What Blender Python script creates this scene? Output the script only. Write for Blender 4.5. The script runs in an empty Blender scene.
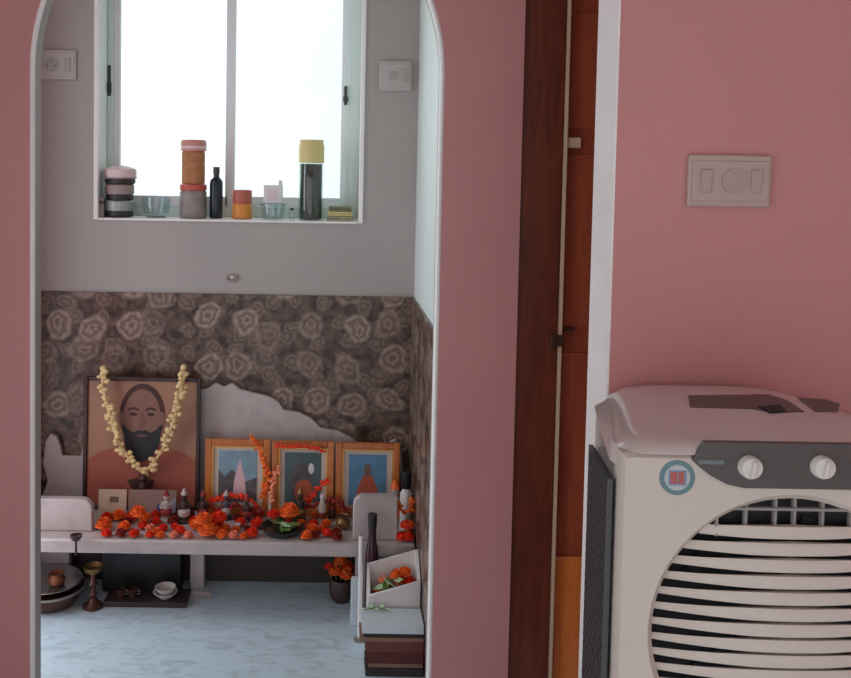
import bpy, bmesh, math, random
from mathutils import Vector, Matrix
random.seed(7)
PI = math.pi
S = bpy.context.scene
C = S.collection

# ------------------------------------------------------------------ camera model
F_PX, CX, CY = 900.0, 325.0, 209.0
PITCH, ROLL = 0.049, 0.016
CAM = Vector((0, 0, 1.5))
_f = Vector((0, math.cos(PITCH), -math.sin(PITCH)))
_u0 = Vector((0, math.sin(PITCH), math.cos(PITCH)))
_r0 = Vector((1, 0, 0))
_R = math.cos(ROLL) * _r0 + math.sin(ROLL) * _u0
_U = -math.sin(ROLL) * _r0 + math.cos(ROLL) * _u0


def at(px, py, Y):
    d = _R * ((px - CX) / F_PX) - _U * ((py - CY) / F_PX) + _f
    return CAM + d * (Y / d.y)


def atz(px, py, z):
    d = _R * ((px - CX) / F_PX) - _U * ((py - CY) / F_PX) + _f
    return CAM + d * ((z - CAM.z) / d.z)


cam = bpy.data.cameras.new('camera')
co = bpy.data.objects.new('camera', cam)
C.objects.link(co)
cam.sensor_width = 36
cam.sensor_fit = 'HORIZONTAL'
cam.lens = 36 * F_PX / 851
cam.shift_x = (425.5 - CX) / 851
cam.shift_y = -(339 - CY) / 851
cam.clip_start = 0.02
mw = Matrix((( _R.x, _U.x, -_f.x, CAM.x), (_R.y, _U.y, -_f.y, CAM.y), (_R.z, _U.z, -_f.z, CAM.z), (0, 0, 0, 1)))
co.matrix_world = mw
S.camera = co


# ------------------------------------------------------------------ materials
def lin(c):
    if isinstance(c, str):
        c = [int(c[i:i + 2], 16) / 255 for i in (0, 2, 4)]
        c = [v / 12.92 if v <= .04045 else ((v + .055) / 1.055) ** 2.4 for v in c]
    return (c[0], c[1], c[2], 1)


def mat(name, col, rough=.6, metal=0., var=0., vscale=20., bump=0., bscale=60., spec=.5, coat=0.):
    m = bpy.data.materials.new(name)
    m.use_nodes = True
    nt = m.node_tree
    b = nt.nodes['Principled BSDF']
    c = lin(col)
    b.inputs['Base Color'].default_value = c
    b.inputs['Roughness'].default_value = rough
    b.inputs['Metallic'].default_value = metal
    b.inputs['Specular IOR Level'].default_value = spec
    b.inputs['Coat Weight'].default_value = coat
    if var or bump:
        tc = nt.nodes.new('ShaderNodeTexCoord')
    if var:
        n = nt.nodes.new('ShaderNodeTexNoise')
        n.inputs['Scale'].default_value = vscale
        n.inputs['Detail'].default_value = 5
        nt.links.new(tc.outputs['Object'], n.inputs['Vector'])
        r = nt.nodes.new('ShaderNodeValToRGB')
        r.color_ramp.elements[0].position = .3
        r.color_ramp.elements[1].position = .7
        r.color_ramp.elements[0].color = [max(0, v * (1 - var)) for v in c[:3]] + [1]
        r.color_ramp.elements[1].color = [min(1, v * (1 + var)) for v in c[:3]] + [1]
        nt.links.new(n.outputs['Fac'], r.inputs['Fac'])
        nt.links.new(r.outputs['Color'], b.inputs['Base Color'])
    if bump:
        n2 = nt.nodes.new('ShaderNodeTexNoise')
        n2.inputs['Scale'].default_value = bscale
        n2.inputs['Detail'].default_value = 4
        nt.links.new(tc.outputs['Object'], n2.inputs['Vector'])
        bp = nt.nodes.new('ShaderNodeBump')
        bp.inputs['Strength'].default_value = bump
        bp.inputs['Distance'].default_value = .01
        nt.links.new(n2.outputs['Fac'], bp.inputs['Height'])
        nt.links.new(bp.outputs['Normal'], b.inputs['Normal'])
    return m


def glass(name, tint, gloss=.12, alpha=1.):
    m = bpy.data.materials.new(name)
    m.use_nodes = True
    nt = m.node_tree
    nt.nodes.clear()
    out = nt.nodes.new('ShaderNodeOutputMaterial')
    mix = nt.nodes.new('ShaderNodeMixShader')
    tr = nt.nodes.new('ShaderNodeBsdfTransparent')
    tr.inputs['Color'].default_value = lin(tint)
    gl = nt.nodes.new('ShaderNodeBsdfGlossy')
    gl.inputs['Roughness'].default_value = .05
    mix.inputs['Fac'].default_value = gloss
    nt.links.new(tr.outputs[0], mix.inputs[1])
    nt.links.new(gl.outputs[0], mix.inputs[2])
    nt.links.new(mix.outputs[0], out.inputs['Surface'])
    return m


def wood(name, c1, c2, rough=.35, stretch=(6, 6, .6), coat=.2):
    m = mat(name, c1, rough, coat=coat)
    nt = m.node_tree
    b = nt.nodes['Principled BSDF']
    tc = nt.nodes.new('ShaderNodeTexCoord')
    mp = nt.nodes.new('ShaderNodeMapping')
    mp.inputs['Scale'].default_value = stretch
    n = nt.nodes.new('ShaderNodeTexNoise')
    n.inputs['Scale'].default_value = 6
    n.inputs['Detail'].default_value = 8
    n.inputs['Distortion'].default_value = 1.2
    r = nt.nodes.new('ShaderNodeValToRGB')
    r.color_ramp.elements[0].position = .32
    r.color_ramp.elements[1].position = .7
    r.color_ramp.elements[0].color = lin(c1)
    r.color_ramp.elements[1].color = lin(c2)
    nt.links.new(tc.outputs['Object'], mp.inputs['Vector'])
    nt.links.new(mp.outputs[0], n.inputs['Vector'])
    nt.links.new(n.outputs['Fac'], r.inputs['Fac'])
    nt.links.new(r.outputs['Color'], b.inputs['Base Color'])
    return m


def floral_tile():
    m = mat('floral_tile', '5a4640', .35)
    nt = m.node_tree
    N = nt.nodes.new
    L = nt.links.new
    b = nt.nodes['Principled BSDF']

    def math_(op, a, b_=None):
        n = N('ShaderNodeMath')
        n.operation = op
        for i, v in enumerate((a, b_)):
            if v is None:
                continue
            if isinstance(v, (int, float)):
                n.inputs[i].default_value = v
            else:
                L(v, n.inputs[i])
        return n.outputs[0]
    tc = N('ShaderNodeTexCoord')
    sp = N('ShaderNodeSeparateXYZ')
    L(tc.outputs['Object'], sp.inputs[0])
    u = math_('ADD', sp.outputs['X'], sp.outputs['Y'])
    cb = N('ShaderNodeCombineXYZ')
    L(u, cb.inputs[0])
    L(sp.outputs['Z'], cb.inputs[1])
    # gentle wobble
    nz = N('ShaderNodeTexNoise')
    nz.inputs['Scale'].default_value = 14
    L(cb.outputs[0], nz.inputs['Vector'])
    wob = N('ShaderNodeVectorMath')
    wob.operation = 'MULTIPLY_ADD'
    L(nz.outputs['Color'], wob.inputs[0])
    wob.inputs[1].default_value = (.055, .055, 0)
    L(cb.outputs[0], wob.inputs[2])

    def layer(scale, rnd, petals, off):
        ofs = N('ShaderNodeVectorMath')
        ofs.operation = 'ADD'
        L(wob.outputs[0], ofs.inputs[0])
        ofs.inputs[1].default_value = off
        v = N('ShaderNodeTexVoronoi')
        v.voronoi_dimensions = '2D'
        v.inputs['Scale'].default_value = scale
        v.inputs['Randomness'].default_value = rnd
        L(ofs.outputs[0], v.inputs['Vector'])
        df = N('ShaderNodeVectorMath')
        df.operation = 'SUBTRACT'
        L(ofs.outputs[0], df.inputs[0])
        L(v.outputs['Position'], df.inputs[1])
        s2 = N('ShaderNodeSeparateXYZ')
        L(df.outputs[0], s2.inputs[0])
        ang = math_('ARCTAN2', s2.outputs[1], s2.outputs[0])
        r = v.outputs['Distance']
        pet = math_('COSINE', math_('MULTIPLY', ang, petals))
        edge = math_('ADD', math_('MULTIPLY', pet, .025), .41)
        inside = math_('SUBTRACT', edge, r)
        mask = math_('MINIMUM', math_('MAXIMUM', math_('MULTIPLY', inside, 9), 0), 1)
        rings = math_('ADD', math_('MULTIPLY', math_('SINE', math_('ADD', math_('SUBTRACT', math_('MULTIPLY', r, 27), .6), math_('MULTIPLY', pet, .6))), .5), .5)
        ctr = math_('MINIMUM', math_('MAXIMUM', math_('MULTIPLY', math_('SUBTRACT', r, .05), 20), 0), 1)
        return mask, rings, ctr, v.outputs['Color']
    m1, r1, c1, vc = layer(7.4, .55, 6, (0.1, .03, 0))
    m2, r2, c2, _ = layer(13., .9, 5, (3.3, 1.7, 0))
    bgn = N('ShaderNodeTexNoise')
    bgn.inputs['Scale'].default_value = 30
    bgn.inputs['Detail'].default_value = 6
    L(wob.outputs[0], bgn.inputs['Vector'])
    bg = N('ShaderNodeValToRGB')
    bg.color_ramp.elements[0].position = .38
    bg.color_ramp.elements[1].position = .66
    bg.color_ramp.elements[0].color = lin('2f1d17')
    bg.color_ramp.elements[1].color = lin('6a5244')
    L(bgn.outputs['Fac'], bg.inputs['Fac'])

    def mixc(f, a, b_):
        n = N('ShaderNodeMix')
        n.data_type = 'RGBA'
        if isinstance(f, float):
            n.inputs[0].default_value = f
        else:
            L(f, n.inputs[0])
        for k, v in ((6, a), (7, b_)):
            if isinstance(v, str):
                n.inputs[k].default_value = lin(v)
            else:
                L(v, n.inputs[k])
        return n.outputs[2]
    small = mixc(r2, '5c463b', '846f62')
    col = mixc(math_('MULTIPLY', m2, .7), bg.outputs[0], small)
    big = mixc(math_('MULTIPLY', r1, c1), '6f564a', 'a18c80')
    # some flowers stay faint
    sv = N('ShaderNodeSeparateColor')
    L(vc, sv.inputs[0])
    st = math_('ADD', math_('MULTIPLY', sv.outputs[0], .65), .3)
    col = mixc(math_('MULTIPLY', m1, st), col, big)
    L(col, b.inputs['Base Color'])
    return m


def marble(name, base, vein, scale=2.2, rough=.3, amount=.5, stretch=(1, 2.6, 1)):
    m = mat(name, base, rough)
    nt = m.node_tree
    b = nt.nodes['Principled BSDF']
    tc = nt.nodes.new('ShaderNodeTexCoord')
    mp = nt.nodes.new('ShaderNodeMapping')
    mp.inputs['Scale'].default_value = stretch
    n = nt.nodes.new('ShaderNodeTexNoise')
    n.inputs['Scale'].default_value = scale * 3
    n.inputs['Detail'].default_value = 9
    n.inputs['Distortion'].default_value = 1.6
    r = nt.nodes.new('ShaderNodeValToRGB')
    e = r.color_ramp.elements
    e[0].position = .36
    e[0].color = lin(vein)
    e[1].position = .52
    e[1].color = lin(base)
    nt.links.new(tc.outputs['Object'], mp.inputs['Vector'])
    nt.links.new(mp.outputs[0], n.inputs['Vector'])
    nt.links.new(n.outputs['Fac'], r.inputs['Fac'])
    nt.links.new(r.outputs['Color'], b.inputs['Base Color'])
    return m


K = {}
K['pink'] = mat('pink_paint', (.575, .257, .252), .55, var=.03, vscale=3, bump=.05, bscale=90)
K['mint'] = mat('pale_mint_lit', (.72, .77, .74), .55, var=.03, vscale=4)  # mint tint lightened to carry light on the side wall and reveal
K['puja'] = mat('lilac_grey_paint', (.405, .368, .345), .6, var=.025, vscale=4, bump=.04, bscale=80)
K['white_paint'] = mat('white_paint', (.90, .87, .84), .5, var=.04, vscale=8)
K['ceil'] = mat('ceiling_paint', (.78, .75, .73), .7)
K['tile'] = floral_tile()
K['floor'] = marble('floor_marble', 'cfe0ea', 'bccbd4', 3.2, .3)
K['altar'] = marble('altar_marble', 'bcafac', 'b0a4a2', 3.0, .35, stretch=(1, 1, 1))
K['dark_wood'] = wood('dark_stained_wood', '5a2412', '78351e', .4)
K['red_wood'] = wood('red_varnished_wood', '9c4830', 'b05a3a', .3)
K['orange_wood'] = wood('orange_varnished_wood', 'e07a34', 'f09048', .3)
K['beige'] = mat('beige_bead', 'dcc0a0', .5)
K['brass_bolt'] = mat('pale_metal', 'e0c4a8', .4, .2)
K['alu'] = mat('powder_coated_aluminium', 'd8e6e0', .45)
K['alu_light'] = mat('light_aluminium', 'eef0f2', .45)
K['latch'] = mat('dark_latch', '3a3f42', .4)
K['pane'] = glass('window_glass', 'f6fbfa', .05)
K['plate'] = mat('switch_plate_plastic', (.48, .445, .42), .4)
K['plate_dk'] = mat('switch_plastic_darker', (.38, .35, .33), .4)  # darker plastic for switches and sockets
K['plate_w'] = mat('ivory_plate_plastic', (.50, .385, .335), .45)
K['plate_w2'] = mat('ivory_switch_plastic', (.46, .35, .305), .45)
K['pin'] = mat('pin_hole_grey', (.14, .13, .12), .8)
K['hole'] = mat('black_hole', (.015, .015, .015), .8)
# cooler
K['cool_body'] = mat('cooler_cream_plastic', (.61, .54, .47), .35)
K['cool_top'] = mat('cooler_top_plastic', (.60, .53, .50), .14, coat=.3)
K['cool_grey'] = mat('cooler_charcoal_plastic', (.082, .070, .065), .35)
K['cool_black'] = mat('cooler_black', (.010, .010, .012), .6)
K['cool_pad'] = mat('cooler_pad', (.035, .033, .033), .8, var=.4, vscale=120)
K['cool_frame'] = mat('cooler_side_frame', (.06, .058, .058), .5)
K['knob'] = mat('knob_plastic', (.70, .66, .62), .3)
K['stk_teal'] = mat('sticker_teal', '64858a', .5)
K['stripe'] = mat('grey_stripe', '6c7678', .5)
K['stk_pale'] = mat('sticker_pale', 'b8bfc0', .5)
K['stk_red'] = mat('sticker_red', 'b05c58', .5)
K['stk_blue'] = mat('sticker_blue', '8090a8', .5)
# altar things
K['frame_dark'] = wood('portrait_frame_wood', '2a1512', '3d2019', .4)
K['frame_gold'] = wood('gold_orange_frame_wood', 'a8541c', 'c8742c', .35)
K['frame_gold2'] = mat('frame_gilt_edge', 'd69a4a', .35, .3)
K['mount'] = mat('cream_mount', 'cdbfb0', .7)
K['sepia'] = mat('portrait_ground', 'a0745c', .5, var=.14, vscale=6)
K['robe'] = mat('portrait_robe', '9c5240', .5, var=.12, vscale=9)
K['skin'] = mat('portrait_skin', '825a4e', .5, var=.06, vscale=20)
K['hair'] = mat('portrait_hair', '43201c', .5)
K['beard'] = mat('portrait_beard', '17191f', .5)
K['eye'] = mat('portrait_eye', '3a1d1b', .5)
K['cream_fl'] = mat('cream_blossom', 'e2c48e', .7, var=.2, vscale=60)
K['orange_fl'] = mat('orange_marigold', 'ff6c24', .6, var=.25, vscale=60)
K['red_fl'] = mat('red_marigold', 'e83412', .6, var=.25, vscale=60)
K['red_dk'] = mat('deep_red_marigold', '8a2216', .65, var=.35, vscale=50)
K['pink_fl'] = mat('peach_blossom', 'f09070', .6, var=.15, vscale=60)
K['green'] = mat('leaf_green', '5f7a3a', .6, var=.3, vscale=40)
K['palegreen'] = mat('pale_leaf_green', 'a8c89a', .6, var=.15, vscale=40)
K['darkgreen'] = mat('dark_green_enamel', '1f2b25', .25)
K['steel'] = mat('steel', 'b8b4b0', .25, .9)
K['steel_dull'] = mat('dull_steel', 'a09894', .4, .6)
K['copper'] = mat('dark_copper', '5e4034', .35, .7, var=.2, vscale=15)
K['brass'] = mat('aged_brass', '8c6c44', .35, .7, var=.15, vscale=25)
K['brass_dk'] = mat('dark_bronze', '5a3a30', .4, .5)
K['plum'] = mat('plum_glass', '3a1822', .2)
K['black_pl'] = mat('black_plastic', '1c1b1d', .35)
K['dark_board_and_shade'] = mat('dark_board_and_shade', '362b27', .5, var=.15)  # colour of the low box, and of the shade under the slab
K['white_pl'] = mat('white_plastic', 'dedad8', .35)
K['white_cer'] = mat('white_ceramic', 'd8d0ca', .25)
K['paper'] = mat('paper', 'd6cabd', .8)
K['card_cream'] = mat('cream_card', 'c0a890', .7, var=.08, vscale=30)
K['card_grey'] = mat('grey_pink_card', '8f7268', .6, var=.12, vscale=20)
K['bluish'] = mat('blue_violet_print', '4a4270', .6)
K['lav'] = mat('lavender_print', 'a89cb0', .6)
K['sky_print'] = mat('sky_blue_print', '7f9bab', .6, var=.15, vscale=20)
K['mid_print'] = mat('dusky_print', '5b5558', .6, var=.3, vscale=30)
K['teal_print'] = mat('teal_print', '4f6468', .6, var=.2, vscale=25)
K['pinkw_print'] = mat('pale_pink_print', 'd8b4b8', .6)
K['white_print'] = mat('white_print', 'dfe0de', .6)
K['orange_print'] = mat('orange_red_print', 'b0583c', .6, var=.1, vscale=30)
K['brown_print'] = mat('brown_print', '705a50', .6)
K['blue_print'] = mat('blue_print', '5a86a8', .6, var=.15, vscale=18)
K['idol_white'] = mat('idol_pale_stone', 'b8a8a0', .5, var=.15, vscale=50)
K['idol_dark'] = mat('idol_dark_stone', '3c2a26', .5, var=.2, vscale=40)
K['idol_red'] = mat('idol_red_cloth', '8a2a24', .7, var=.2, vscale=40)
K['idol_blue'] = mat('idol_blue_grey', '4d4a58', .6, var=.2, vscale=40)
K['book_white'] = mat('white_book_cover', 'd3dde4', .4, var=.03)
K['book_brown'] = mat('brown_book_cover', '6b3a2e', .5, var=.12)
K['book_maroon'] = mat('maroon_book_cover', '571f1c', .5, var=.12)
K['book_dark'] = mat('charcoal_book_cover', '2e2626', .5, var=.12)
K['book_tan'] = mat('tan_book_cover', '8a6a58', .5, var=.12)
# sill things
K['tin_pink'] = mat('pale_pink_lid', 'e0c8c8', .4)
K['tin_dark'] = mat('dark_tin', '2f2c2c', .4)
K['tin_grey'] = mat('grey_tin', '9fa6a4', .35, .3)
K['tin_mauve'] = mat('mauve_tin', 'a08c88', .4)
K['spice'] = mat('brown_spice', 'b07850', .8, var=.2, vscale=60)
K['salmon'] = mat('salmon_lid', 'd08c80', .4)
K['red_lid'] = mat('red_lid', 'c4574a', .4)
K['jar_grey'] = mat('grey_rose_jar', '8f8480', .4, var=.15, vscale=25)
K['navy'] = mat('black_blue_bottle', '15202a', .25)
K['amber'] = mat('amber_content', 'dc9040', .4)
K['rust_lid'] = mat('rust_lid', 'b8604e', .4)
K['yellow_lid'] = mat('pale_yellow_lid', 'd8c888', .4)
K['dark_seed'] = mat('dark_content', '35382f', .7, var=.3, vscale=60)
K['olive'] = mat('olive_cloth', 'a8a88a', .8, var=.2, vscale=30)
K['olive_dk'] = mat('dark_olive_cloth', '7a7d64', .8, var=.2, vscale=30)
K['jar_glass'] = glass('jar_glass', 'e8f0ee', .10)
K['clear_glass'] = glass('clear_glass', 'f3f9fa', .07)


# ------------------------------------------------------------------ mesh builder
class MB:
    def __init__(self):
        self.bm = bmesh.new()

    def box(self, x0, x1, y0, y1, z0, z1):
        vs = [self.bm.verts.new(p) for p in ((x0, y0, z0), (x1, y0, z0), (x1, y1, z0), (x0, y1, z0), (x0, y0, z1), (x1, y0, z1), (x1, y1, z1), (x0, y1, z1))]
        for f in ((3, 2, 1, 0), (4, 5, 6, 7), (0, 1, 5, 4), (1, 2, 6, 5), (2, 3, 7, 6), (3, 0, 4, 7)):
            self.bm.faces.new([vs[i] for i in f])
        return self

    def cbox(self, c, s, rz=0, rx=0, ry=0):
        n = len(self.bm.verts)
        self.box(-s[0] / 2, s[0] / 2, -s[1] / 2, s[1] / 2, -s[2] / 2, s[2] / 2)
        self.bm.verts.ensure_lookup_table()
        M = Matrix.Translation(c) @ Matrix.Rotation(rz, 4, 'Z') @ Matrix.Rotation(rx, 4, 'X') @ Matrix.Rotation(ry, 4, 'Y')
        for v in self.bm.verts[n:]:
            v.co = M @ v.co
        return self

    def lathe(self, prof, c=(0, 0, 0), seg=28, axis='z'):
        rings = []
        for r, z in prof:
            if r < 1e-6:
                p = (0, 0, z)
                rings.append([self.bm.verts.new(self._ax(p, c, axis))])
            else:
                rings.append([self.bm.verts.new(self._ax((r * math.cos(2 * PI * i / seg), r * math.sin(2 * PI * i / seg), z), c, axis)) for i in range(seg)])
        for a, b in zip(rings, rings[1:]):
            if len(a) == 1 and len(b) == 1:
                continue
            for i in range(seg):
                j = (i + 1) % seg
                if len(a) == 1:
                    self.bm.faces.new((a[0], b[i], b[j]))
                elif len(b) == 1:
                    self.bm.faces.new((a[i], b[0], a[j]))
                else:
                    self.bm.faces.new((a[i], b[i], b[j], a[j]))
        if len(rings[0]) > 1:
            self.bm.faces.new(rings[0])
        if len(rings[-1]) > 1:
            self.bm.faces.new(list(reversed(rings[-1])))
        return self

    def _ax(self, p, c, axis):
        x, y, z = p
        if axis == 'y':
            x, y, z = x, z, y
        elif axis == 'x':
            x, y, z = z, y, x
        return (x + c[0], y + c[1], z + c[2])

    def cyl(self, c, r, h, axis='z', seg=24, r2=None):
        return self.lathe([(r, 0), (r if r2 is None else r2, h)], c, seg, axis)

    def tube(self, pts, r, seg=8, closed=False):
        pts = [Vector(p) for p in pts]
        n = len(pts)
        rings = []
        for i, p in enumerate(pts):
            a = pts[i - 1] if (i > 0 or closed) else p
            b = pts[(i + 1) % n] if (i < n - 1 or closed) else p
            t = (b - a).normalized()
            ref = Vector((0, 0, 1)) if abs(t.z) < .9 else Vector((0, 1, 0))
            u = t.cross(ref).normalized()
            v = t.cross(u).normalized()
            rr = r[i] if isinstance(r, (list, tuple)) else r
            rings.append([self.bm.verts.new(p + (u * math.cos(2 * PI * k / seg) + v * math.sin(2 * PI * k / seg)) * rr) for k in range(seg)])
        for i in range(n if closed else n - 1):
            a, b = rings[i], rings[(i + 1) % n]
            for k in range(seg):
                l = (k + 1) % seg
                self.bm.faces.new((a[k], a[l], b[l], b[k]))
        if not closed:
            self.bm.faces.new(rings[0])
            self.bm.faces.new(list(reversed(rings[-1])))
        return self

    def prism(self, poly, y0, y1):          # (x, z) outline swept along y
        a = [self.bm.verts.new((x, y0, z)) for x, z in poly]
        b = [self.bm.verts.new((x, y1, z)) for x, z in poly]
        self._caps(a, b)
        return self

    def prism_z(self, poly, z0, z1):        # (x, y) outline swept along z
        a = [self.bm.verts.new((x, y, z0)) for x, y in poly]
        b = [self.bm.verts.new((x, y, z1)) for x, y in poly]
        self._caps(a, b)
        return self

    def _caps(self, a, b):
        n = len(a)
        self.bm.faces.new(a)
        self.bm.faces.new(list(reversed(b)))
        for i in range(n):
            j = (i + 1) % n
            self.bm.faces.new((a[i], b[i], b[j], a[j]))

    def loft(self, rings, cap=True):
        R = [[self.bm.verts.new(p) for p in r] for r in rings]
        n = len(R[0])
        for a, b in zip(R, R[1:]):
            for i in range(n):
                j = (i + 1) % n
                self.bm.faces.new((a[i], a[j], b[j], b[i]))
        if cap:
            self.bm.faces.new(list(reversed(R[0])))
            self.bm.faces.new(R[-1])
        return self

    def ball(self, c, r, sub=2, sc=(1, 1, 1)):
        n = len(self.bm.verts)
        bmesh.ops.create_icosphere(self.bm, subdivisions=sub, radius=r)
        self.bm.verts.ensure_lookup_table()
        for v in self.bm.verts[n:]:
            v.co = Vector((v.co.x * sc[0] + c[0], v.co.y * sc[1] + c[1], v.co.z * sc[2] + c[2]))
        return self

    def build(self, name, m, parent=None, loc=None, bevel=0, smooth=35, seg=2):
        bmesh.ops.recalc_face_normals(self.bm, faces=self.bm.faces[:])
        me = bpy.data.meshes.new(name)
        self.bm.to_mesh(me)
        self.bm.free()
        me.materials.append(m)
        if smooth:
            me.shade_smooth()
            me.set_sharp_from_angle(angle=math.radians(smooth))
        o = bpy.data.objects.new(name, me)
        C.objects.link(o)
        if parent is not None:
            o.parent = parent
        if loc is not None:
            o.location = loc
        if bevel:
            b = o.modifiers.new('edge', 'BEVEL')
            b.width = bevel
            b.segments = seg
            b.limit_method = 'ANGLE'
            b.angle_limit = math.radians(40)
        return o


def tag(o, label, cat, group=None, kind=None):
    o['label'] = label
    o['category'] = cat
    if group:
        o['group'] = group
    if kind:
        o['kind'] = kind
    return o


def thing(name, label, cat, loc=(0, 0, 0), rz=0, group=None, kind=None):
    o = bpy.data.objects.new(name, None)
    o.empty_display_size = .05
    C.objects.link(o)
    o.location = loc
    o.rotation_euler = (0, 0, rz)
    return tag(o, label, cat, group, kind)


def struct(o, label, cat):
    return tag(o, label, cat, None, 'structure')


# ------------------------------------------------------------------ the setting
YA0, YA1 = 2.38, 2.45          # arch wall
YB = 3.20                      # back wall of the shrine alcove
YW0, YW1 = 1.80, 1.932         # pink wall on which the switch plate sits
HC = 2.85
XL, XRR, YF = -1.9, 2.6, -2.2  # front room

xa0 = at(31, 350, YA0).x
xa1 = at(437.5, 350, YA0).x
xd0 = at(516.5, 350, YA0).x
xr = at(415.5, 230, YB).x      # side wall of the alcove
xl = -1.09
z_spring = at(440, 74, YA0).z
rad = (xa1 - xa0) / 2
xac = (xa0 + xa1) / 2
door_w, door_h = .98, 2.12

arch = [(xac + rad * math.cos(t), z_spring + rad * math.sin(t)) for t in [PI * i / 48 for i in range(49)]]  # right to left
outline = [(XL, 0), (xa0, 0)] + list(reversed(arch)) + [(xa1, 0), (xd0, 0), (xd0, door_h), (xd0 + door_w, door_h), (xd0 + door_w, 0), (XRR, 0), (XRR, HC), (XL, HC)]
struct(MB().prism(outline, YA0, YA1).build('wall_front', K['pink']), 'pink painted wall with the tall arched opening to the shrine alcove', 'wall')

# white lining of the arch: a plaster face over the whole reveal with a rounded bead at the front edge
prof = []
path = [(xa1, 0)] + [(xac + rad * math.cos(t), z_spring + rad * math.sin(t)) for t in [PI * i / 48 for i in range(49)]] + [(xa0, 0)]
def inset(path, d):
    out = []
    for x, z in path:
        if z <= z_spring:
            out.append((x - d if x > xac else x + d, z))
        else:
            v = Vector((x - xac, z - z_spring))
            v = v.normalized() * (rad - d)
            out.append((xac + v.x, z_spring + v.y))
    return out
m = MB()
p0 = path
p1 = inset(path, .004)
rings = []
for (ax, az), (bx, bz) in zip(p0, p1):
    rings.append([(ax, YA0 + .002, az), (bx, YA0 + .002, bz), (bx, YA1 + .002, bz), (ax, YA1 + .002, az)])
m.loft(rings)
tr = m.build('trim_1', K['puja'])
struct(tr, 'grey plaster lining inside the arched opening', 'trim')
b = MB()
b.tube([(x, YA0 + .004, z) for x, z in inset(path, .003)], .0072, 10)
bead = b.build('trim_2', K['white_paint'])
struct(bead, 'thin white rounded bead along the edge of the arched opening', 'trim')

# alcove shell
win_x0 = at(95, 150, YB).x
win_x1 = at(363, 150, YB).x
sill_z = at(230, 221.5, YB).z
win_z1 = 2.42
YG = 3.36
m = MB()
xs = [xl - .12, win_x0, win_x1, XRR]
m.box(xl - .12, win_x0, YB, YB + .23, 0, HC)
m.box(win_x1, xr + .12, YB, YB + .23, 0, HC)
m.box(win_x0, win_x1, YB, YB + .23, 0, sill_z)
m.box(win_x0, win_x1, YB, YB + .23, win_z1, HC)
struct(m.build('wall_back', K['puja']), 'lilac grey back wall of the shrine alcove around the bright window', 'wall')
struct(MB().box(xr, xr + .1, YA1, YB, 0, HC).build('wall_right', K['mint']), 'short alcove side wall, pale mint with bright window light put into its colour', 'wall')  # paler than the back wall, standing in for stronger light
# far side wall with a doorway to the open air
wy0, wy1, wz0, wz1 = 2.46, 2.86, .0, 2.35
m = MB()
m.box(xl - .12, xl, YA1, wy0, 0, HC).box(xl - .12, xl, wy1, YB, 0, HC).box(xl - .12, xl, wy0, wy1, wz1, HC)
struct(m.build('wall_left', K['puja']), 'alcove side wall with an open doorway, hidden behind the arch', 'wall')
dado_z = at(230, 294, YB).z
d = MB().box(xl, xr, YB - .010, YB, 0, dado_z).build('trim_3', K['tile'], bevel=.002)
struct(d, 'brown floral ceramic tiles on the lower back wall', 'tile dado')
d = MB().box(xr - .010, xr, YA1 + .002, YB - .010, 0, dado_z).build('trim_4', K['tile'], bevel=.002)
struct(d, 'brown floral ceramic tiles on the lower alcove side wall', 'tile dado')
# white bead round the window opening
m = MB()
w = .012
m.box(win_x0 - .004, win_x0 + w, YB - .006, YB + .02, sill_z, win_z1).box(win_x1 - w, win_x1 + .004, YB - .006, YB + .02, sill_z, win_z1)
struct(m.build('trim_5', K['white_paint'], bevel=.003), 'white edging down both sides of the window opening', 'trim')
# mint lining of the window reveal, coloured pale to carry the window's glare
m = MB()
m.box(win_x0, win_x0 + .006, YB + .0205, YB + .23, sill_z, win_z1).box(win_x1 - .006, win_x1, YB + .0205, YB + .23, sill_z, win_z1)
struct(m.build('trim_8', K['mint']), 'pale mint sides of the window recess, window glare put into the colour', 'trim')
# sill board
struct(MB().box(win_x0 + .012, win_x1 - .012, YB - .012, YB + .23, sill_z - .001, sill_z + .006).build('trim_6', K['white_paint'], bevel=.002), 'pale stone sill board under the bright window', 'window sill')
sill_z += .006

floor = MB().box(XL - .1, XRR + .1, YF - .1, YB + .23, -.08, 0).build('floor', K['floor'])
struct(floor, 'pale blue grey marble floor with faint veins', 'floor')
struct(MB().box(XL - .1, XRR + .1, YF - .1, YB + .23, HC, HC + .1).build('ceiling', K['ceil']), 'plain white ceiling above both spaces', 'ceiling')

# front room walls behind the camera, with a balcony opening in the side wall and a wide one at the rear
xe = at(617, 60, YW0).x
struct(MB().box(xe + .004, XRR, YW0, YW1, 0, HC).build('wall_side', K['pink']), 'pink wall behind the air cooler carrying the ivory switch plate', 'wall')
struct(MB().box(xe, xe + .004, YW0 - .001, YW1 + .001, 0, HC).build('trim_7', K['white_paint']), 'white painted end of the pink wall beside the wooden door', 'trim')
m = MB()
by0, by1, bz1 = -1.1, .7, 2.1
m.box(XL - .1, XL, YF, by0, 0, HC).box(XL - .1, XL, by1, YA1, 0, HC).box(XL - .1, XL, by0, by1, bz1, HC)
struct(m.build('wall_balcony', K['pink']), 'pink side wall with the balcony opening, outside the frame', 'wall')
m = MB()
rx0, rx1, rz1 = -1.8, 2.5, 2.2
m.box(XL, rx0, YF - .1, YF, 0, HC).box(rx1, XRR, YF - .1, YF, 0, HC).box(rx0, rx1, YF - .1, YF, rz1, HC)
struct(m.build('wall_rear', K['pink']), 'pink rear wall with a wide opening, outside the frame', 'wall')
struct(MB().box(XRR, XRR + .1, YF, YA1, 0, HC).build('wall_far', K['pink']), 'plain pink far side wall, outside the frame', 'wall')

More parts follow.
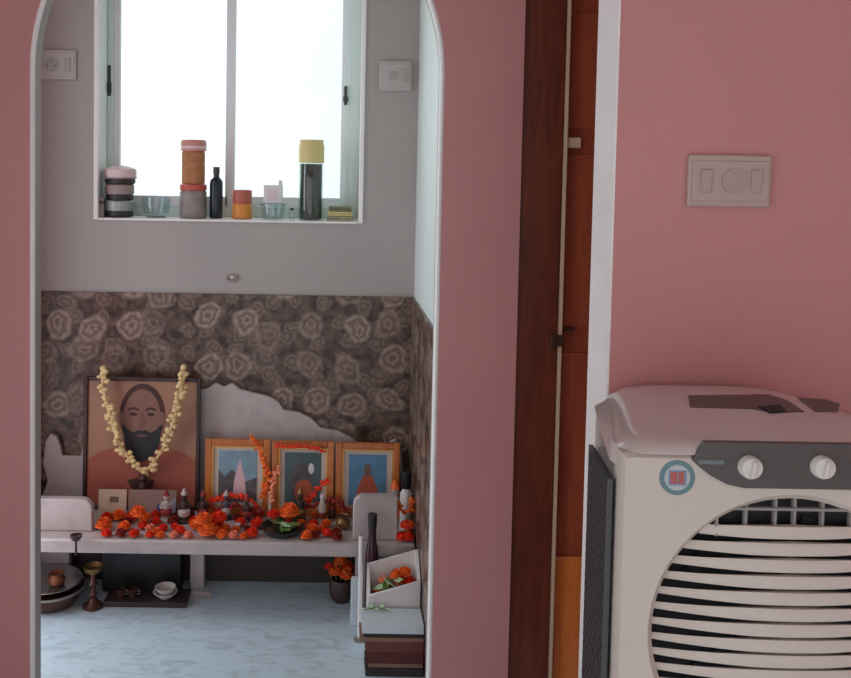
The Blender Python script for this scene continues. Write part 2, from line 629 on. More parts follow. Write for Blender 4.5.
# window_1
W = thing('window_1', 'bright two-sash aluminium sliding window above the shrine', 'window', ((win_x0 + win_x1) / 2, YG, sill_z), kind='structure')
hw = (win_x1 - win_x0) / 2 - .0065
hh = win_z1 - sill_z
m = MB()
fl, fr, fb = .020, .046, .034
m.box(-hw, -hw + fl, -.01, .06, 0, hh).box(hw - fr, hw, -.01, .06, 0, hh).box(-hw + fl, hw - fr, -.01, .06, 0, fb).box(-hw + fl, hw - fr, -.01, .06, hh - .035, hh)
m.box(-hw + fl, hw - fr, -.006, .0, fb, fb + .008).box(-hw + fl, hw - fr, .026, .032, fb, fb + .008)
m.build('frame', K['alu'], W, bevel=.002)
xm = at(230, 110, YG).x - W.location.x
for i, (sx0, sx1, sy) in enumerate(((-hw + fl, xm + .018, .004), (xm - .018, hw - fr, .034))):
    m = MB()
    t, bt = .024, .042
    m.box(sx0, sx0 + (t if i == 0 else .034), sy, sy + .022, fb, hh - .035).box(sx1 - (.034 if i == 0 else t), sx1, sy, sy + .022, fb, hh - .035)
    m.box(sx0 + t, sx1 - t, sy, sy + .022, fb, fb + bt).box(sx0 + t, sx1 - t, sy, sy + .022, hh - .035 - .04, hh - .035)
    s = m.build('sash', K['alu_light'], W, bevel=.002)
    MB().box(sx0 + t, sx1 - t, sy + .009, sy + .013, fb + bt, hh - .075).build('pane', K['pane'], s)
for px, py0, py1, k in ((109, 65, 96, 0), (345.5, 86, 105, 1), (346, 170, 200, 2)):
    a = at(px, py1, YG - .012)
    b_ = at(px, py0, YG - .012)
    m = MB().box(-.006, .006, -.012, 0, 0, b_.z - a.z).box(-.009, .009, -.016, -.004, .01, (b_.z - a.z) * .45)
    m.build('latch', K['latch'] if k < 2 else K['alu'], W, (a.x - W.location.x, -.006 if k else -.0, a.z - sill_z), bevel=.002)

# door_1: dark frame, pale bead, red varnished leaf
D = thing('door_1', 'dark framed red-brown wooden door in the gap beside the pink wall', 'door', (xd0, YA0, 0), kind='structure')
fw = .113
m = MB().box(0.001, fw, .012, .10, 0, door_h - .001).box(door_w - fw, door_w - .001, .012, .10, 0, door_h - .001).box(fw, door_w - fw, .012, .10, door_h - .11, door_h - .001)
m.build('door_frame', K['dark_wood'], D, bevel=.004)
MB().box(fw, fw + .013, .016, .05, 0, door_h - .11).box(door_w - fw - .013, door_w - fw, .016, .05, 0, door_h - .11).build('door_bead', K['beige'], D, bevel=.003)
leaf = thing_leaf = MB()
lx0, lx1 = fw + .002, door_w - fw - .002
zl = at(577, 556, YA0 + .06).z
leaf.box(lx0, lx1, .062, .095, 0.01, door_h - .115)
L1 = leaf.build('door_leaf', K['red_wood'], D)
m = MB()
zh = at(577, 338, YA0 + .06).z
zt = at(577, 143, YA0 + .06).z
m.box(lx0 + .018, lx1 - .12, .052, .062, .08, zl)
m.build('panel', K['orange_wood'], L1, bevel=.004)
m = MB().box(lx0 + .018, lx1 - .12, .054, .062, zl + .03, zh - .04)
pn = m.build('panel', K['red_wood'], L1, bevel=.005)
m = MB().box(lx0 + .018, lx1 - .12, .054, .062, zh + .03, zt - .03).box(lx0 + .018, lx1 - .12, .054, .062, zt + .04, door_h - .2)
m.build('panel', K['red_wood'], L1, bevel=.005)
MB().box(fw + .006, fw + .052, .03, .062, zt - .014, zt + .014).build('bolt_bracket', K['brass_bolt'], D, bevel=.002)
m = MB().box(fw - .022, fw - .008, .0, .012, zh - .02, zh + .02).box(fw - .008, fw + .014, .004, .014, zh - .014, zh + .016).box(fw + .014, fw + .05, .035, .053, zh + .022, zh + .032)
m.build('lock_latch', K['brass_dk'], D, bevel=.002)


# ------------------------------------------------------------------ switch plates and hook
def switch_plate(name, label, px0, py0, px1, py1, Y, items, mats, grp=None):
    a = at(px0, (py0 + py1) / 2, Y)
    b_ = at(px1, (py0 + py1) / 2, Y)
    c0 = at((px0 + px1) / 2, py1, Y)
    c1 = at((px0 + px1) / 2, py0, Y)
    w_, h_ = b_.x - a.x, c1.z - c0.z
    t = thing(name, label, 'switch plate', ((a.x + b_.x) / 2, Y, (c0.z + c1.z) / 2))
    MB().box(-w_ / 2, w_ / 2, -.012, 0, -h_ / 2, h_ / 2).build('plate', mats[0], t, bevel=.004)
    MB().box(-w_ / 2 + .007, w_ / 2 - .007, -.015, -.012, -h_ / 2 + .012, h_ / 2 - .012).build('faceplate', mats[0], t, bevel=.002)
    for kind, x in items:
        x *= w_
        if kind == 'socket':
            s = MB().cyl((x, -.0155, 0), h_ * .24, -.003, 'y', 24).build('socket', mats[1], t)
            m = MB()
            for dx, dz in ((0, .3), (-.3, -.15), (.3, -.15)):
                m.cyl((x + dx * h_ * .4, -.0182, dz * h_ * .4), .0035, -.0012, 'y', 10)
            m.build('pin_hole', K['pin'] if mats[0] is K['plate'] else K['plate_dk'], s)
        elif kind == 'dark':
            MB().box(x - .012, x + .012, -.019, -.015, -.014, .014).build('switch', K['plate_dk'], t, bevel=.002)
        else:
            MB().cbox((x, -.017, 0), (h_ * .2, .006, h_ * .44), rx=.08).build('switch', mats[1], t, bevel=.0015)
    return t


switch_plate('switch_socket_plate', 'pale grey switch and socket plate on the alcove wall above the portrait side', 41, 50, 77, 80, YB, (('socket', -.18), ('sw', .27)), (K['plate'], K['plate_dk']))
switch_plate('switch_socket_plate', 'pale grey switch plate on the alcove wall near the bright side wall', 379, 61, 412, 91, YB, (('dark', -.08), ('sw', .27)), (K['plate'], K['plate_dk']))
switch_plate('switch_socket_plate', 'wide ivory switch plate on the pink wall above the air cooler', 686, 155, 769, 207, YW0, (('sw', -.3), ('socket', .04), ('sw', .3)), (K['plate_w'], K['plate_w2']))
p = at(232, 278, YB)
h = thing('wall_hook', 'small oval pinkish hook on the grey wall under the window', 'hook', p)
MB().tube([(.020 * math.cos(t), -.006, .010 * math.sin(t)) for t in [2 * PI * i / 20 for i in range(20)]], .0035, 8, True).build('ring', K['tin_mauve'], h)
MB().cyl((0, 0, .006), .007, -.008, 'y', 14).build('screw_plate', K['white_pl'], h)


# ------------------------------------------------------------------ air cooler
CXW = at(783, 560, 1.4).x
cool = thing('air_cooler', 'cream desert air cooler with round louvred grille against the pink wall', 'air cooler', (CXW, 1.4, 0))
FWd, BWd, DEP = .270, .191, .375
ZT = 1.07


def plan(fw_, bw_, y0, y1, r=.03, n=5):
    pts = []
    corners = [(-fw_, y0), (fw_, y0), (bw_, y1), (-bw_, y1)]
    for i, (x, y) in enumerate(corners):
        p_, c_, n_ = Vector(corners[i - 1]), Vector((x, y)), Vector(corners[(i + 1) % 4])
        d0, d1 = (p_ - c_).normalized(), (n_ - c_).normalized()
        a, b2 = c_ + d0 * r, c_ + d1 * r
        for k in range(n + 1):
            t = k / n
            q = a * (1 - t) ** 2 + c_ * 2 * t * (1 - t) + b2 * t ** 2
            pts.append((q.x, q.y))
    return pts


m = MB()
rings = []
for z, e, r in ((.07, .0, .03), (1.028, 0, .03), (1.034, -.008, .03), (1.052, -.009, .03), (1.066, -.004, .03), (1.076, .012, .04), (1.080, .034, .05)):
    bi = max(0., min(.034, (z - 1.03) * 1.2))
    y0h = .001 if z < 1.06 else -.029 + max(e, 0) * .8
    if z > 1.06 and len(rings) == 4:
        rings.append([(x, y, 1.0615) for x, y in plan(FWd + .008, BWd + .008 - .034, .001, DEP, .064)])
        rings.append([(x, y, 1.0618) for x, y in plan(FWd + .008, BWd + .008 - .034, -.031, DEP, .064)])
    rings.append([(x, y, z) for x, y in plan(FWd - e, BWd - e - bi, y0h, DEP - max(e, 0), r + bi)])
m.loft(rings)
m.build('body', K['cool_top'], cool, smooth=50)
# front panel with round opening
GR, GZ = .212, at(783, 625, 1.4).z
m = MB()
n = 64
outer, inner = [], []
px_, z0_, z1_ = .268, .13, 1.0612
for i in range(n):
    t = 2 * PI * i / n
    c_, s_ = math.cos(t), math.sin(t)
    inner.append((GR * c_, GZ + GR * s_))
    # project onto rounded rectangle
    kx = px_ / abs(c_) if abs(c_) > 1e-6 else 1e9
    kz = ((z1_ - GZ) if s_ > 0 else (GZ - z0_)) / abs(s_) if abs(s_) > 1e-6 else 1e9
    k = min(kx, kz)
    outer.append((k * c_, GZ + k * s_))
# snap nearest samples to the corners
for cx_, cz_ in ((px_, z1_), (-px_, z1_), (px_, z0_), (-px_, z0_)):
    j = min(range(n), key=lambda q: (outer[q][0] - cx_) ** 2 + (outer[q][1] - cz_) ** 2)
    outer[j] = (cx_, cz_)
yf_, yb_ = -.028, .0005
R = [[(x, yb_, z) for x, z in outer], [(x, yf_ + .008, z) for x, z in outer],
     [(x * .985, yf_, z if abs(z - GZ) < .1 else z - .006 * (1 if z > GZ else -1)) for x, z in outer],
     [(x * 1.045, yf_, GZ + (z - GZ) * 1.045) for x, z in inner], [(x, yf_ + .010, z) for x, z in inner], [(x, yb_, z) for x, z in inner]]
m.loft(R, cap=False)
m.build('front_panel', K['cool_body'], cool, smooth=30)
MB().cyl((0, -.0005, GZ), GR + .004, .0012, 'y', 48).build('fan_cavity', K['cool_black'], cool)
# louvre slats bowed outwards
zs = GZ + GR - .052
gr_root = MB()
k = 0
while True:
    z = zs - k * .0246
    k += 1
    if z < GZ - GR + .012:
        break
    half = math.sqrt(max(0, GR ** 2 - (z - GZ) ** 2)) + .001
    ns = 20
    ring = []
    for i in range(ns + 1):
        x = -half + 2 * half * i / ns
        q = max(0., 1 - (x * x + (z - GZ) ** 2) / GR ** 2)
        y = -.013 - .030 * q
        hgt = min(.0118 + .0130 * (1 - abs(x) / GR), .0207)
        dpt = .007
        ring.append([(x, y + .008, z + hgt / 2 - .007 * abs(x) / GR), (x, y, z + hgt / 2 - .001), (x, y - .003, z), (x, y, z - hgt / 2), (x, y + dpt, z - hgt / 2 + .002)])
    gr_root.loft(ring)
g = gr_root.build('grille', K['cool_body'], cool, smooth=40)
m = MB()
for x in (-.115, -.07, -.024, .006, .05, .095):
    top = math.sqrt(GR ** 2 - x * x)
    m.box(x - .0022, x + .0022, -.018, -.010, GZ + GR - .062, GZ + top)
zb = at(783, 507, 1.39).z
m.box(-.13, .13, -.021, -.013, zb - .002, zb + .002)
m.build('grille_guard', mat('guard_grey', (.27, .255, .24), .5), g)
m = MB()
for a_ in range(5):
    t = a_ * 2 * PI / 5
    m.cbox((.10 * math.cos(t), -.004, GZ + .10 * math.sin(t)), (.16, .003, .06), ry=-t, rx=.0)
m.build('fan_blade', K['cool_black'], g)
# control panel
def cp(px, py):
    q = at(px, py, 1.372)
    return (q.x - CXW, q.z)
half_c = [cp(691, 459), cp(703, 440.5), cp(783, 440.5)]
low = [cp(783, 487.5), cp(742, 487), cp(725, 483), cp(710, 475), cp(698, 466)]
L_ = half_c + low
mir = [(-x, z) for x, z in L_]
left_side = low[1:] + half_c[:2]          # bottom to top along the tip
poly = left_side + [(-x, z) for x, z in reversed(left_side)]
MB().prism(poly, yf_ - .0065, yf_ + .004).build('control_panel', K['cool_grey'], cool, bevel=.0015)
pc = cool
for kx in (747, 819):
    q = cp(kx, 465)
    kn = MB().lathe([(.0178, 0), (.0178, -.010), (.0155, -.015), (0, -.0155)], (q[0], yf_ - .004, q[1]), 28, 'y').build('knob', K['knob'], cool)
    MB().cbox((q[0], yf_ - .023, q[1]), (.005, .006, .026), ry=.2).build('grip', K['knob'], kn, bevel=.001)
q0, q1 = cp(697, 458.5), cp(722, 463)
MB().box(q0[0], q1[0], yf_ - .0071, yf_ - .0065, q1[1], q0[1]).build('reflection_stripe', K['stripe'], cool)  # grey decal paints a faint reflection at the panel's tip
# round sticker
q = cp(677, 477.5)
st = MB().cyl((q[0], yf_ + .0005, q[1]), .0275, -.0016, 'y', 32).build('round_sticker', K['stk_teal'], cool)
MB().cyl((q[0], yf_ - .0011, q[1]), .020, -.0006, 'y', 28).build('sticker_centre', K['stk_pale'], st)
MB().box(q[0] - .014, q[0] + .014, yf_ - .0022, yf_ - .0017, q[1] - .012, q[1] + .012).build('sticker_square', K['stk_blue'], st)
MB().box(q[0] - .011, q[0] - .001, yf_ - .0027, yf_ - .0022, q[1] - .009, q[1] + .009).box(q[0] + .001, q[0] + .010, yf_ - .0027, yf_ - .0022, q[1] - .009, q[1] + .009).build('sticker_figure', K['stk_red'], st)
# dark inlays on the top
def tp(px, py, z=1.081):
    q = atz(px, py, z)
    return (q.x - CXW, q.y - 1.4)
MB().prism_z([tp(688, 395.5), tp(768, 394.5), tp(786, 400), tp(804, 411.5), tp(772, 412.5), tp(752, 408.5), tp(690, 407)], 1.078, 1.0815).build('lid_recess', K['cool_grey'], cool)
MB().prism_z([tp(798, 397.5), tp(826, 399.5), tp(840, 404), tp(838, 411), tp(815, 411.5)], 1.078, 1.0815).build('lid_recess', K['cool_grey'], cool)
MB().prism_z([tp(757, 407.5), tp(780, 405.5), tp(786, 411.8), tp(770, 413.2)], 1.0805, 1.0835).build('lid_catch', K['cool_black'], cool, bevel=.001)
# side pads with a lattice
for s in (-1, 1):
    a = Vector((s * FWd, .0, 0)); b2 = Vector((s * BWd, DEP, 0))
    d_ = (b2 - a).normalized()
    nrm = Vector((s * d_.y, -s * d_.x, 0))
    def sp(u, off, z):
        v = a + d_ * u + nrm * off
        return (v.x, v.y, z)
    m = MB()
    u0, u1, za, zb_ = .012, .35, .30, 1.005
    zk = .955
    ring = [[sp(u0, .0005, za), sp(u1, .0005, za), sp(u1, .004, za), sp(u0, .004, za)], [sp(u0, .0005, zb_), sp(u1, .0005, zk), sp(u1, .004, zk), sp(u0, .004, zb_)]]
    m.loft(ring)
    pad = m.build('cooling_pad', K['cool_pad'], cool)
    m = MB()
    def bar(u_a, u_b, z_a, z_b):
        m.loft([[sp(u_a, .003, z_a), sp(u_b, .003, z_a), sp(u_b, .012, z_a), sp(u_a, .012, z_a)], [sp(u_a, .003, z_b), sp(u_b, .003, z_b), sp(u_b, .012, z_b), sp(u_a, .012, z_b)]])
    for i in range(34):
        z = za + (zk - za) * i / 33
        bar(u0 - .006, u1 + .006, z - .0028, z + .0028)
    for i in range(14):
        u = u0 + (u1 - u0) * i / 13
        bar(u - .0025, u + .0025, za, zb_ + (zk - zb_) * i / 13 - .002)
    bar(u0 - .008, u0, za - .01, zb_ + .004)
    m.build('pad_lattice', K['cool_frame'], pad)
for sx, sy in ((-.22, .05), (.22, .05), (-.17, .28), (.17, .28)):
    w_ = MB().cyl((sx - .012, sy, .032), .032, .024, 'x', 20).build('caster', K['black_pl'], cool)
    MB().box(sx - .018, sx + .018, sy - .014, sy + .014, .045, .07).build('caster_fork', K['cool_grey'], w_)
MB().box(-.2, .2, yf_ + .004, -.0, .075, .125).build('tank_skirt', K['cool_grey'], cool, bevel=.004)


# ------------------------------------------------------------------ altar
SZ = .279                       # slab top
ST = .046
Yslab0 = 2.85
Yb_ = YB - .012
cxp = at(222, 540, Yslab0).x
hwA = .635
altar = thing('marble_altar', 'low pale marble altar with scalloped back board against the floral tiles', 'altar', (cxp, Yslab0, 0))
def A(px, py, Y):
    q = at(px, py, Y)
    return (q.x - cxp, q.z)
altar_r = xr - .012 - cxp
altar_l = xl + .002 - cxp
MB().box(altar_l + .001, altar_r - .002, 0, Yb_ - Yslab0, SZ - ST, SZ).build('slab', K['altar'], altar, bevel=.006)
# back board
half = [(232, 383), (240, 389), (254, 393), (268, 396), (278, 401), (284, 410), (298, 412), (311, 418), (321, 428), (338, 431), (350, 437), (362, 446), (366, 461), (384, 461), (386, 452), (390, 442), (396, 439), (401, 447), (403, 470), (398, 486), (404, 505)]
pr = [A(x, y, Yb_ - .02) for x, y in half]
cb_ = A(224, 384, Yb_ - .02)[0]
top = A(222, 387, Yb_ - .02)
pl = [(2 * cb_ - x, z) for x, z in reversed(pr)]
zb_ = SZ + .0008
poly = [(pl[0][0], zb_)] + pl + [(cb_, top[1])] + pr + [(pr[-1][0], zb_)]
poly = [(min(x, altar_r - .003), z) for x, z in poly]
MB().prism(poly, Yb_ - Yslab0 - .024, Yb_ - Yslab0 - .002).build('back_board', K['altar'], altar, bevel=.003)
# arm panels
def arm(px_in, px_out, ytop, ybot, sgn, Y, th):
    zi = A(px_in, ytop, Y)[1]
    xi = A(px_in, (ytop + ybot) / 2, Y)[0]
    xo = px_out
    r = .035
    zb2 = SZ + .0006
    pts = [(xo, zb2), (xo, zi), (xi + sgn * r, zi)]
    for i in range(1, 8):
        t = i / 8 * PI / 2
        pts.append((xi + sgn * (r - r * math.sin(t)), zi - r + r * math.cos(t)))
    pts += [(xi, zi - r), (xi, zb2)]
    MB().prism(pts, Y - Yslab0, Y - Yslab0 + th).build('arm_panel', K['altar'], altar, bevel=.004)
arm(92, altar_l + .002, 499.5, 550, -1, Yslab0 + .062, .03)
arm(353, A(398, 520, 2.86)[0], 495.5, 552, 1, Yslab0 + .03, .03)
# legs
for px0, px1, Y0, Y1 in ((41, 69, 3.115, 3.155), (190, 204, 3.10, 3.16), (356, 392, 2.90, 3.0)):
    x0 = A(px0, 570, Y0)[0]
    x1 = A(px1, 570, Y0)[0]
    MB().box(x0, x1, Y0 - Yslab0, Y1 - Yslab0, 0, SZ - ST - .0004).build('leg', K['altar'], altar, bevel=.003)


MB().box(altar_l + .02, altar_r - .02, 3.165 - Yslab0, 3.180 - Yslab0, 0.0005, SZ - ST - .0006).build('shade_panel', K['dark_board_and_shade'], altar)  # dark sheet added under the slab to stand in for shade


# ------------------------------------------------------------------ flowers
def flower_mesh(name, r, m_, seed, rings=5):
    rnd = random.Random(seed)
    b = MB()
    b.ball((0, 0, r * .5), r * .68, 1, (1, 1, .85))
    for k in range(rings):
        nn = (10, 10, 9, 7, 4)[k]
        el = (-.15, .2, .55, .9, 1.3)[k]
        for i in range(nn):
            t = 2 * PI * (i + .5 * (k % 2)) / nn + rnd.uniform(-.12, .12)
            e = el + rnd.uniform(-.12, .12)
            dr = Vector((math.cos(t) * math.cos(e), math.sin(t) * math.cos(e), math.sin(e) * .85))
            sd = Vector((-math.sin(t), math.cos(t), 0)) * r * .30
            up = dr.cross(Vector((-math.sin(t), math.cos(t), 0))) * r * -.10
            c_ = Vector((0, 0, r * .5))
            R_ = r * rnd.uniform(.93, 1.06)
            ps = (c_ + dr * r * .35, c_ + dr * R_ * .82 - sd + up, c_ + dr * R_ - sd * .4, c_ + dr * R_ + sd * .4, c_ + dr * R_ * .82 + sd + up)
            lo = [b.bm.verts.new(q) for q in ps]
            hi = [b.bm.verts.new(q + Vector((0, 0, r * .07))) for q in ps]
            b._caps(lo, hi)
    zmin = min(v.co.z for v in b.bm.verts)
    for v in b.bm.verts:
        v.co.z -= zmin
    return b


_first = {}
def flower(kind, loc, r, label, group, tilt=(0, 0)):
    key = kind
    if key not in _first:
        o = flower_mesh('marigold_flower', .03, K[kind], sum(map(ord, kind)) % 97).build('marigold_flower', K[kind], smooth=60)
        _first[key] = o
    else:
        o = _first[key].copy()
        C.objects.link(o)
    o.location = loc
    s = r / .03
    o.scale = (s, s, s)
    o.rotation_euler = (tilt[0], tilt[1], random.uniform(0, 6))
    tag(o, label, 'flower', group)
    return o


flower_spots = []
def fl_px(px, py, Y, kind, r, label, group, z=None, tilt=None):
    """one flower head whose middle shows near pixel px, py; it lies on z (slab by default)"""
    zz = SZ if z is None else z
    q = at(px, py, Y)
    flower(kind, (q.x, Y, zz + .0005), r, label, group, tilt or (0, 0))


# depth of a slab point seen at pixel row
def slab_xy(px, py):
    q = atz(px, py, SZ)
    return q.x, q.y


G1 = 'marigold heads below the bearded portrait'
L1o = 'loose orange marigold head on the slab in front of the two photo cards'
G2 = 'marigold heads in the middle of the altar'
L2o = 'orange marigold head in the large heap below the first gilt picture'
L2r = 'red marigold head in the large heap below the first gilt picture'
G3 = 'marigold heads round the green dish'
L3 = 'orange marigold head lying round the dark green dish'
L3r = 'red marigold head lying round the dark green dish'
used = []
ARM_L = at(92, 520, Yslab0 + .062).x
ARM_R = at(353, 520, Yslab0 + .03).x
def put(px, py, kind, r, label, group, zoff=0.):
    r *= 1.18
    x, y = slab_xy(px, py)
    y = max(y, Yslab0 + r + .008)
    x = min(max(x, ARM_L + r * 1.1 + .004), ARM_R - r * 1.1 - .004)
    if zoff == 0:
        for ux, uy, ur in used:
            if (ux - x) ** 2 + (uy - y) ** 2 < ((ur + r) * .88) ** 2:
                return False
        used.append((x, y, r))
    flower(kind, (x, y, SZ + .0005 + zoff), r, label, group)
    return True


# reserved spots for things that stand on the slab are declared before the flowers (x, y, radius)
def reserve(px, py, r):
    x, y = slab_xy(px, py)
    used.append((x, y, r))
    return x, y


dish_xy = reserve(282, 536, .075)
dish_xy = (dish_xy[0], max(dish_xy[1], Yslab0 + .083))
spots_idol = {}
for nm, px, py, r in (('a', 166, 521, .022), ('b', 184, 522, .020), ('c', 203, 520, .022), ('d', 226, 519, .024), ('e', 247, 521, .022), ('f', 300, 522, .026), ('g', 322, 521, .020), ('h', 343, 529, .026), ('i', 332, 518, .018), ('j', 270, 518, .010), ('k', 237, 529, .012)):
    spots_idol[nm] = reserve(px, py, r)

for px, py, kd, r in ((101, 530, 'orange_fl', .024), (112, 528, 'red_fl', .020), (124, 531, 'orange_fl', .019), (137, 530, 'orange_fl', .028), (150, 532, 'pink_fl', .015), (106, 521, 'red_fl', .018), (119, 520, 'orange_fl', .02), (131, 521, 'red_fl', .018), (145, 522, 'orange_fl', .018), (156, 525, 'red_fl', .016), (163, 531, 'red_fl', .014), (103, 524, 'orange_fl', .016)):
    put(px, py, kd, r, (L1o if kd == 'orange_fl' else 'red marigold head on the slab in front of the two photo cards' if kd == 'red_fl' else 'small peach blossom on the slab in front of the two photo cards'), G1)
for px, py, kd, r in ((187, 541, 'pink_fl', .014), (196, 538, 'orange_fl', .026), (208, 536, 'orange_fl', .030), (222, 538, 'orange_fl', .020), (233, 540, 'pink_fl', .015), (242, 539, 'orange_fl', .018), (252, 537, 'red_fl', .018), (215, 529, 'red_fl', .026), (228, 528, 'red_fl', .022), (196, 529, 'orange_fl', .020), (245, 529, 'red_fl', .02), (257, 528, 'red_fl', .02), (180, 534, 'red_fl', .016), (173, 540, 'pink_fl', .013), (178, 545, 'red_fl', .012), (212, 543, 'red_fl', .013), (225, 545, 'pink_fl', .012), (249, 545, 'red_fl', .013), (262, 537, 'pink_fl', .013), (189, 532, 'red_fl', .014), (236, 533, 'orange_fl', .013)):
    put(px, py, kd, r, {'orange_fl': L2o, 'red_fl': L2r, 'pink_fl': 'small peach blossom in the large heap below the first gilt picture'}[kd], G2)
rf = random.Random(77)
got = 0
for _ in range(900):
    px, py = rf.uniform(97, 346), rf.uniform(517, 543)
    if px > 262 and rf.random() < .4:
        continue
    kd = rf.choice(['red_fl', 'red_fl', 'orange_fl', 'orange_fl', 'red_dk'])
    r = rf.uniform(.012, .017)
    if px < 168:
        ok = put(px, py, kd, r, {'orange_fl': L1o, 'red_fl': 'red marigold head on the slab in front of the two photo cards', 'red_dk': 'deep red bloom on the slab in front of the two photo cards'}[kd], G1)
    elif px < 264:
        ok = put(px, py, kd, r, {'orange_fl': L2o, 'red_fl': L2r, 'red_dk': 'deep red bloom in the large heap below the first gilt picture'}[kd], G2)
    else:
        ok = put(px, py, kd, r, {'orange_fl': L3, 'red_fl': L3r, 'red_dk': 'deep red bloom lying round the dark green dish'}[kd], G3)
    got += bool(ok)
    if got >= 42:
        break
# second layer of the heap
for px, py, kd, r, zo in ((203, 537, 'orange_fl', .024, .038), (219, 533, 'red_fl', .022, .036), (138, 529, 'orange_fl', .022, .04)):
    put(px, py, kd, r, {'orange_fl': 'orange marigold head on top of the flower heap on the altar', 'red_fl': 'red marigold head on top of the flower heap on the altar'}[kd], 'marigold heads topping the heaps', zo)
for px, py, kd, r in ((302, 536, 'red_fl', .020), (312, 533, 'orange_fl', .018), (309, 541, 'pink_fl', .013), (322, 536, 'red_fl', .017), (290, 524, 'orange_fl', .024), (312, 524, 'red_fl', .018), (278, 522, 'orange_fl', .020), (262, 522, 'red_fl', .016), (331, 535, 'red_fl', .014), (336, 540, 'orange_fl', .012), (320, 543, 'red_fl', .012)):
    put(px, py, kd, r, {'orange_fl': L3, 'red_fl': L3r, 'pink_fl': 'small peach blossom lying round the dark green dish'}[kd], G3)


def blossom_string(name, label, pts, r, m_, cat='garland', group=None, lump=1.25, seed=3, tassel=None, mt=None):
    """a strand of packed blossoms along a path of world points, as one garland"""
    rnd = random.Random(seed)
    pts = [Vector(p) for p in pts]
    root = thing(name, label, cat, pts[0], 0, group)
    b = MB()
    acc = []
    for a, c_ in zip(pts, pts[1:]):
        ln = (c_ - a).length
        k = max(1, int(ln / (r * 1.15)))
        for i in range(k):
            acc.append(a.lerp(c_, i / k))
    acc.append(pts[-1])
    for q in acc:
        q = q - pts[0]
        for _ in range(4):
            o_ = Vector((rnd.uniform(-1, 1), rnd.uniform(-.35, .35), rnd.uniform(-1, 1))) * r * .62 * lump
            b.ball(q + o_, r * rnd.uniform(.5, .75), 1, (1, .8, rnd.uniform(.6, 1)))
    b.tube([q - pts[0] for q in pts], r * .3, 6)
    b.build('blossom_strand', m_, root, smooth=50)
    if tassel:
        t = Vector(tassel) - pts[0]
        MB().lathe([(0, 0), (.012, -.004), (.016, -.02), (.010, -.03), (.014, -.05), (0, -.055)], t, 12).build('tassel', mt, root)
    return root


# ------------------------------------------------------------------ framed pictures
def framed(name, label, px0, px1, pytop, Y, lean, fw_, fmat, gilt, pic, zb=SZ, th=.018):
    a = at(px0, 480, Y)
    b_ = at(px1, 480, Y)
    w_ = b_.x - a.x
    zt_ = at((px0 + px1) / 2, pytop, Y).z
    hgt = (zt_ - zb) / math.cos(lean)
    t = thing(name, label, 'framed picture', ((a.x + b_.x) / 2, Y, zb + .001))
    t.rotation_euler = (-lean, 0, 0)
    m = MB()
    hw_ = w_ / 2
    m.box(-hw_, -hw_ + fw_, 0, th, 0, hgt).box(hw_ - fw_, hw_, 0, th, 0, hgt).box(-hw_ + fw_, hw_ - fw_, 0, th, 0, fw_).box(-hw_ + fw_, hw_ - fw_, 0, th, hgt - fw_, hgt)
    f = m.build('frame', fmat, t, bevel=.003)
    if gilt:
        e = .005
        m = MB()
        i0, i1 = hw_ - fw_ - e, hgt - fw_ - e
        m.box(-hw_ + fw_, -i0, .001, .008, fw_, hgt - fw_).box(i0, hw_ - fw_, .001, .008, fw_, hgt - fw_).box(-i0, i0, .001, .008, fw_, fw_ + e).box(-i0, i0, .001, .008, i1, hgt - fw_)
        m.build('gilt_edge', gilt, f)
    pic(t, hw_ - fw_, fw_, hgt - fw_)
    return t, w_, hgt


def ell(cx_, cz_, rx, rz, n=28, t0=0, t1=2 * PI):
    return [(cx_ + rx * math.cos(t0 + (t1 - t0) * i / n), cz_ + rz * math.sin(t0 + (t1 - t0) * i / n)) for i in range(n if abs(t1 - t0 - 2 * PI) < 1e-6 else n + 1)]


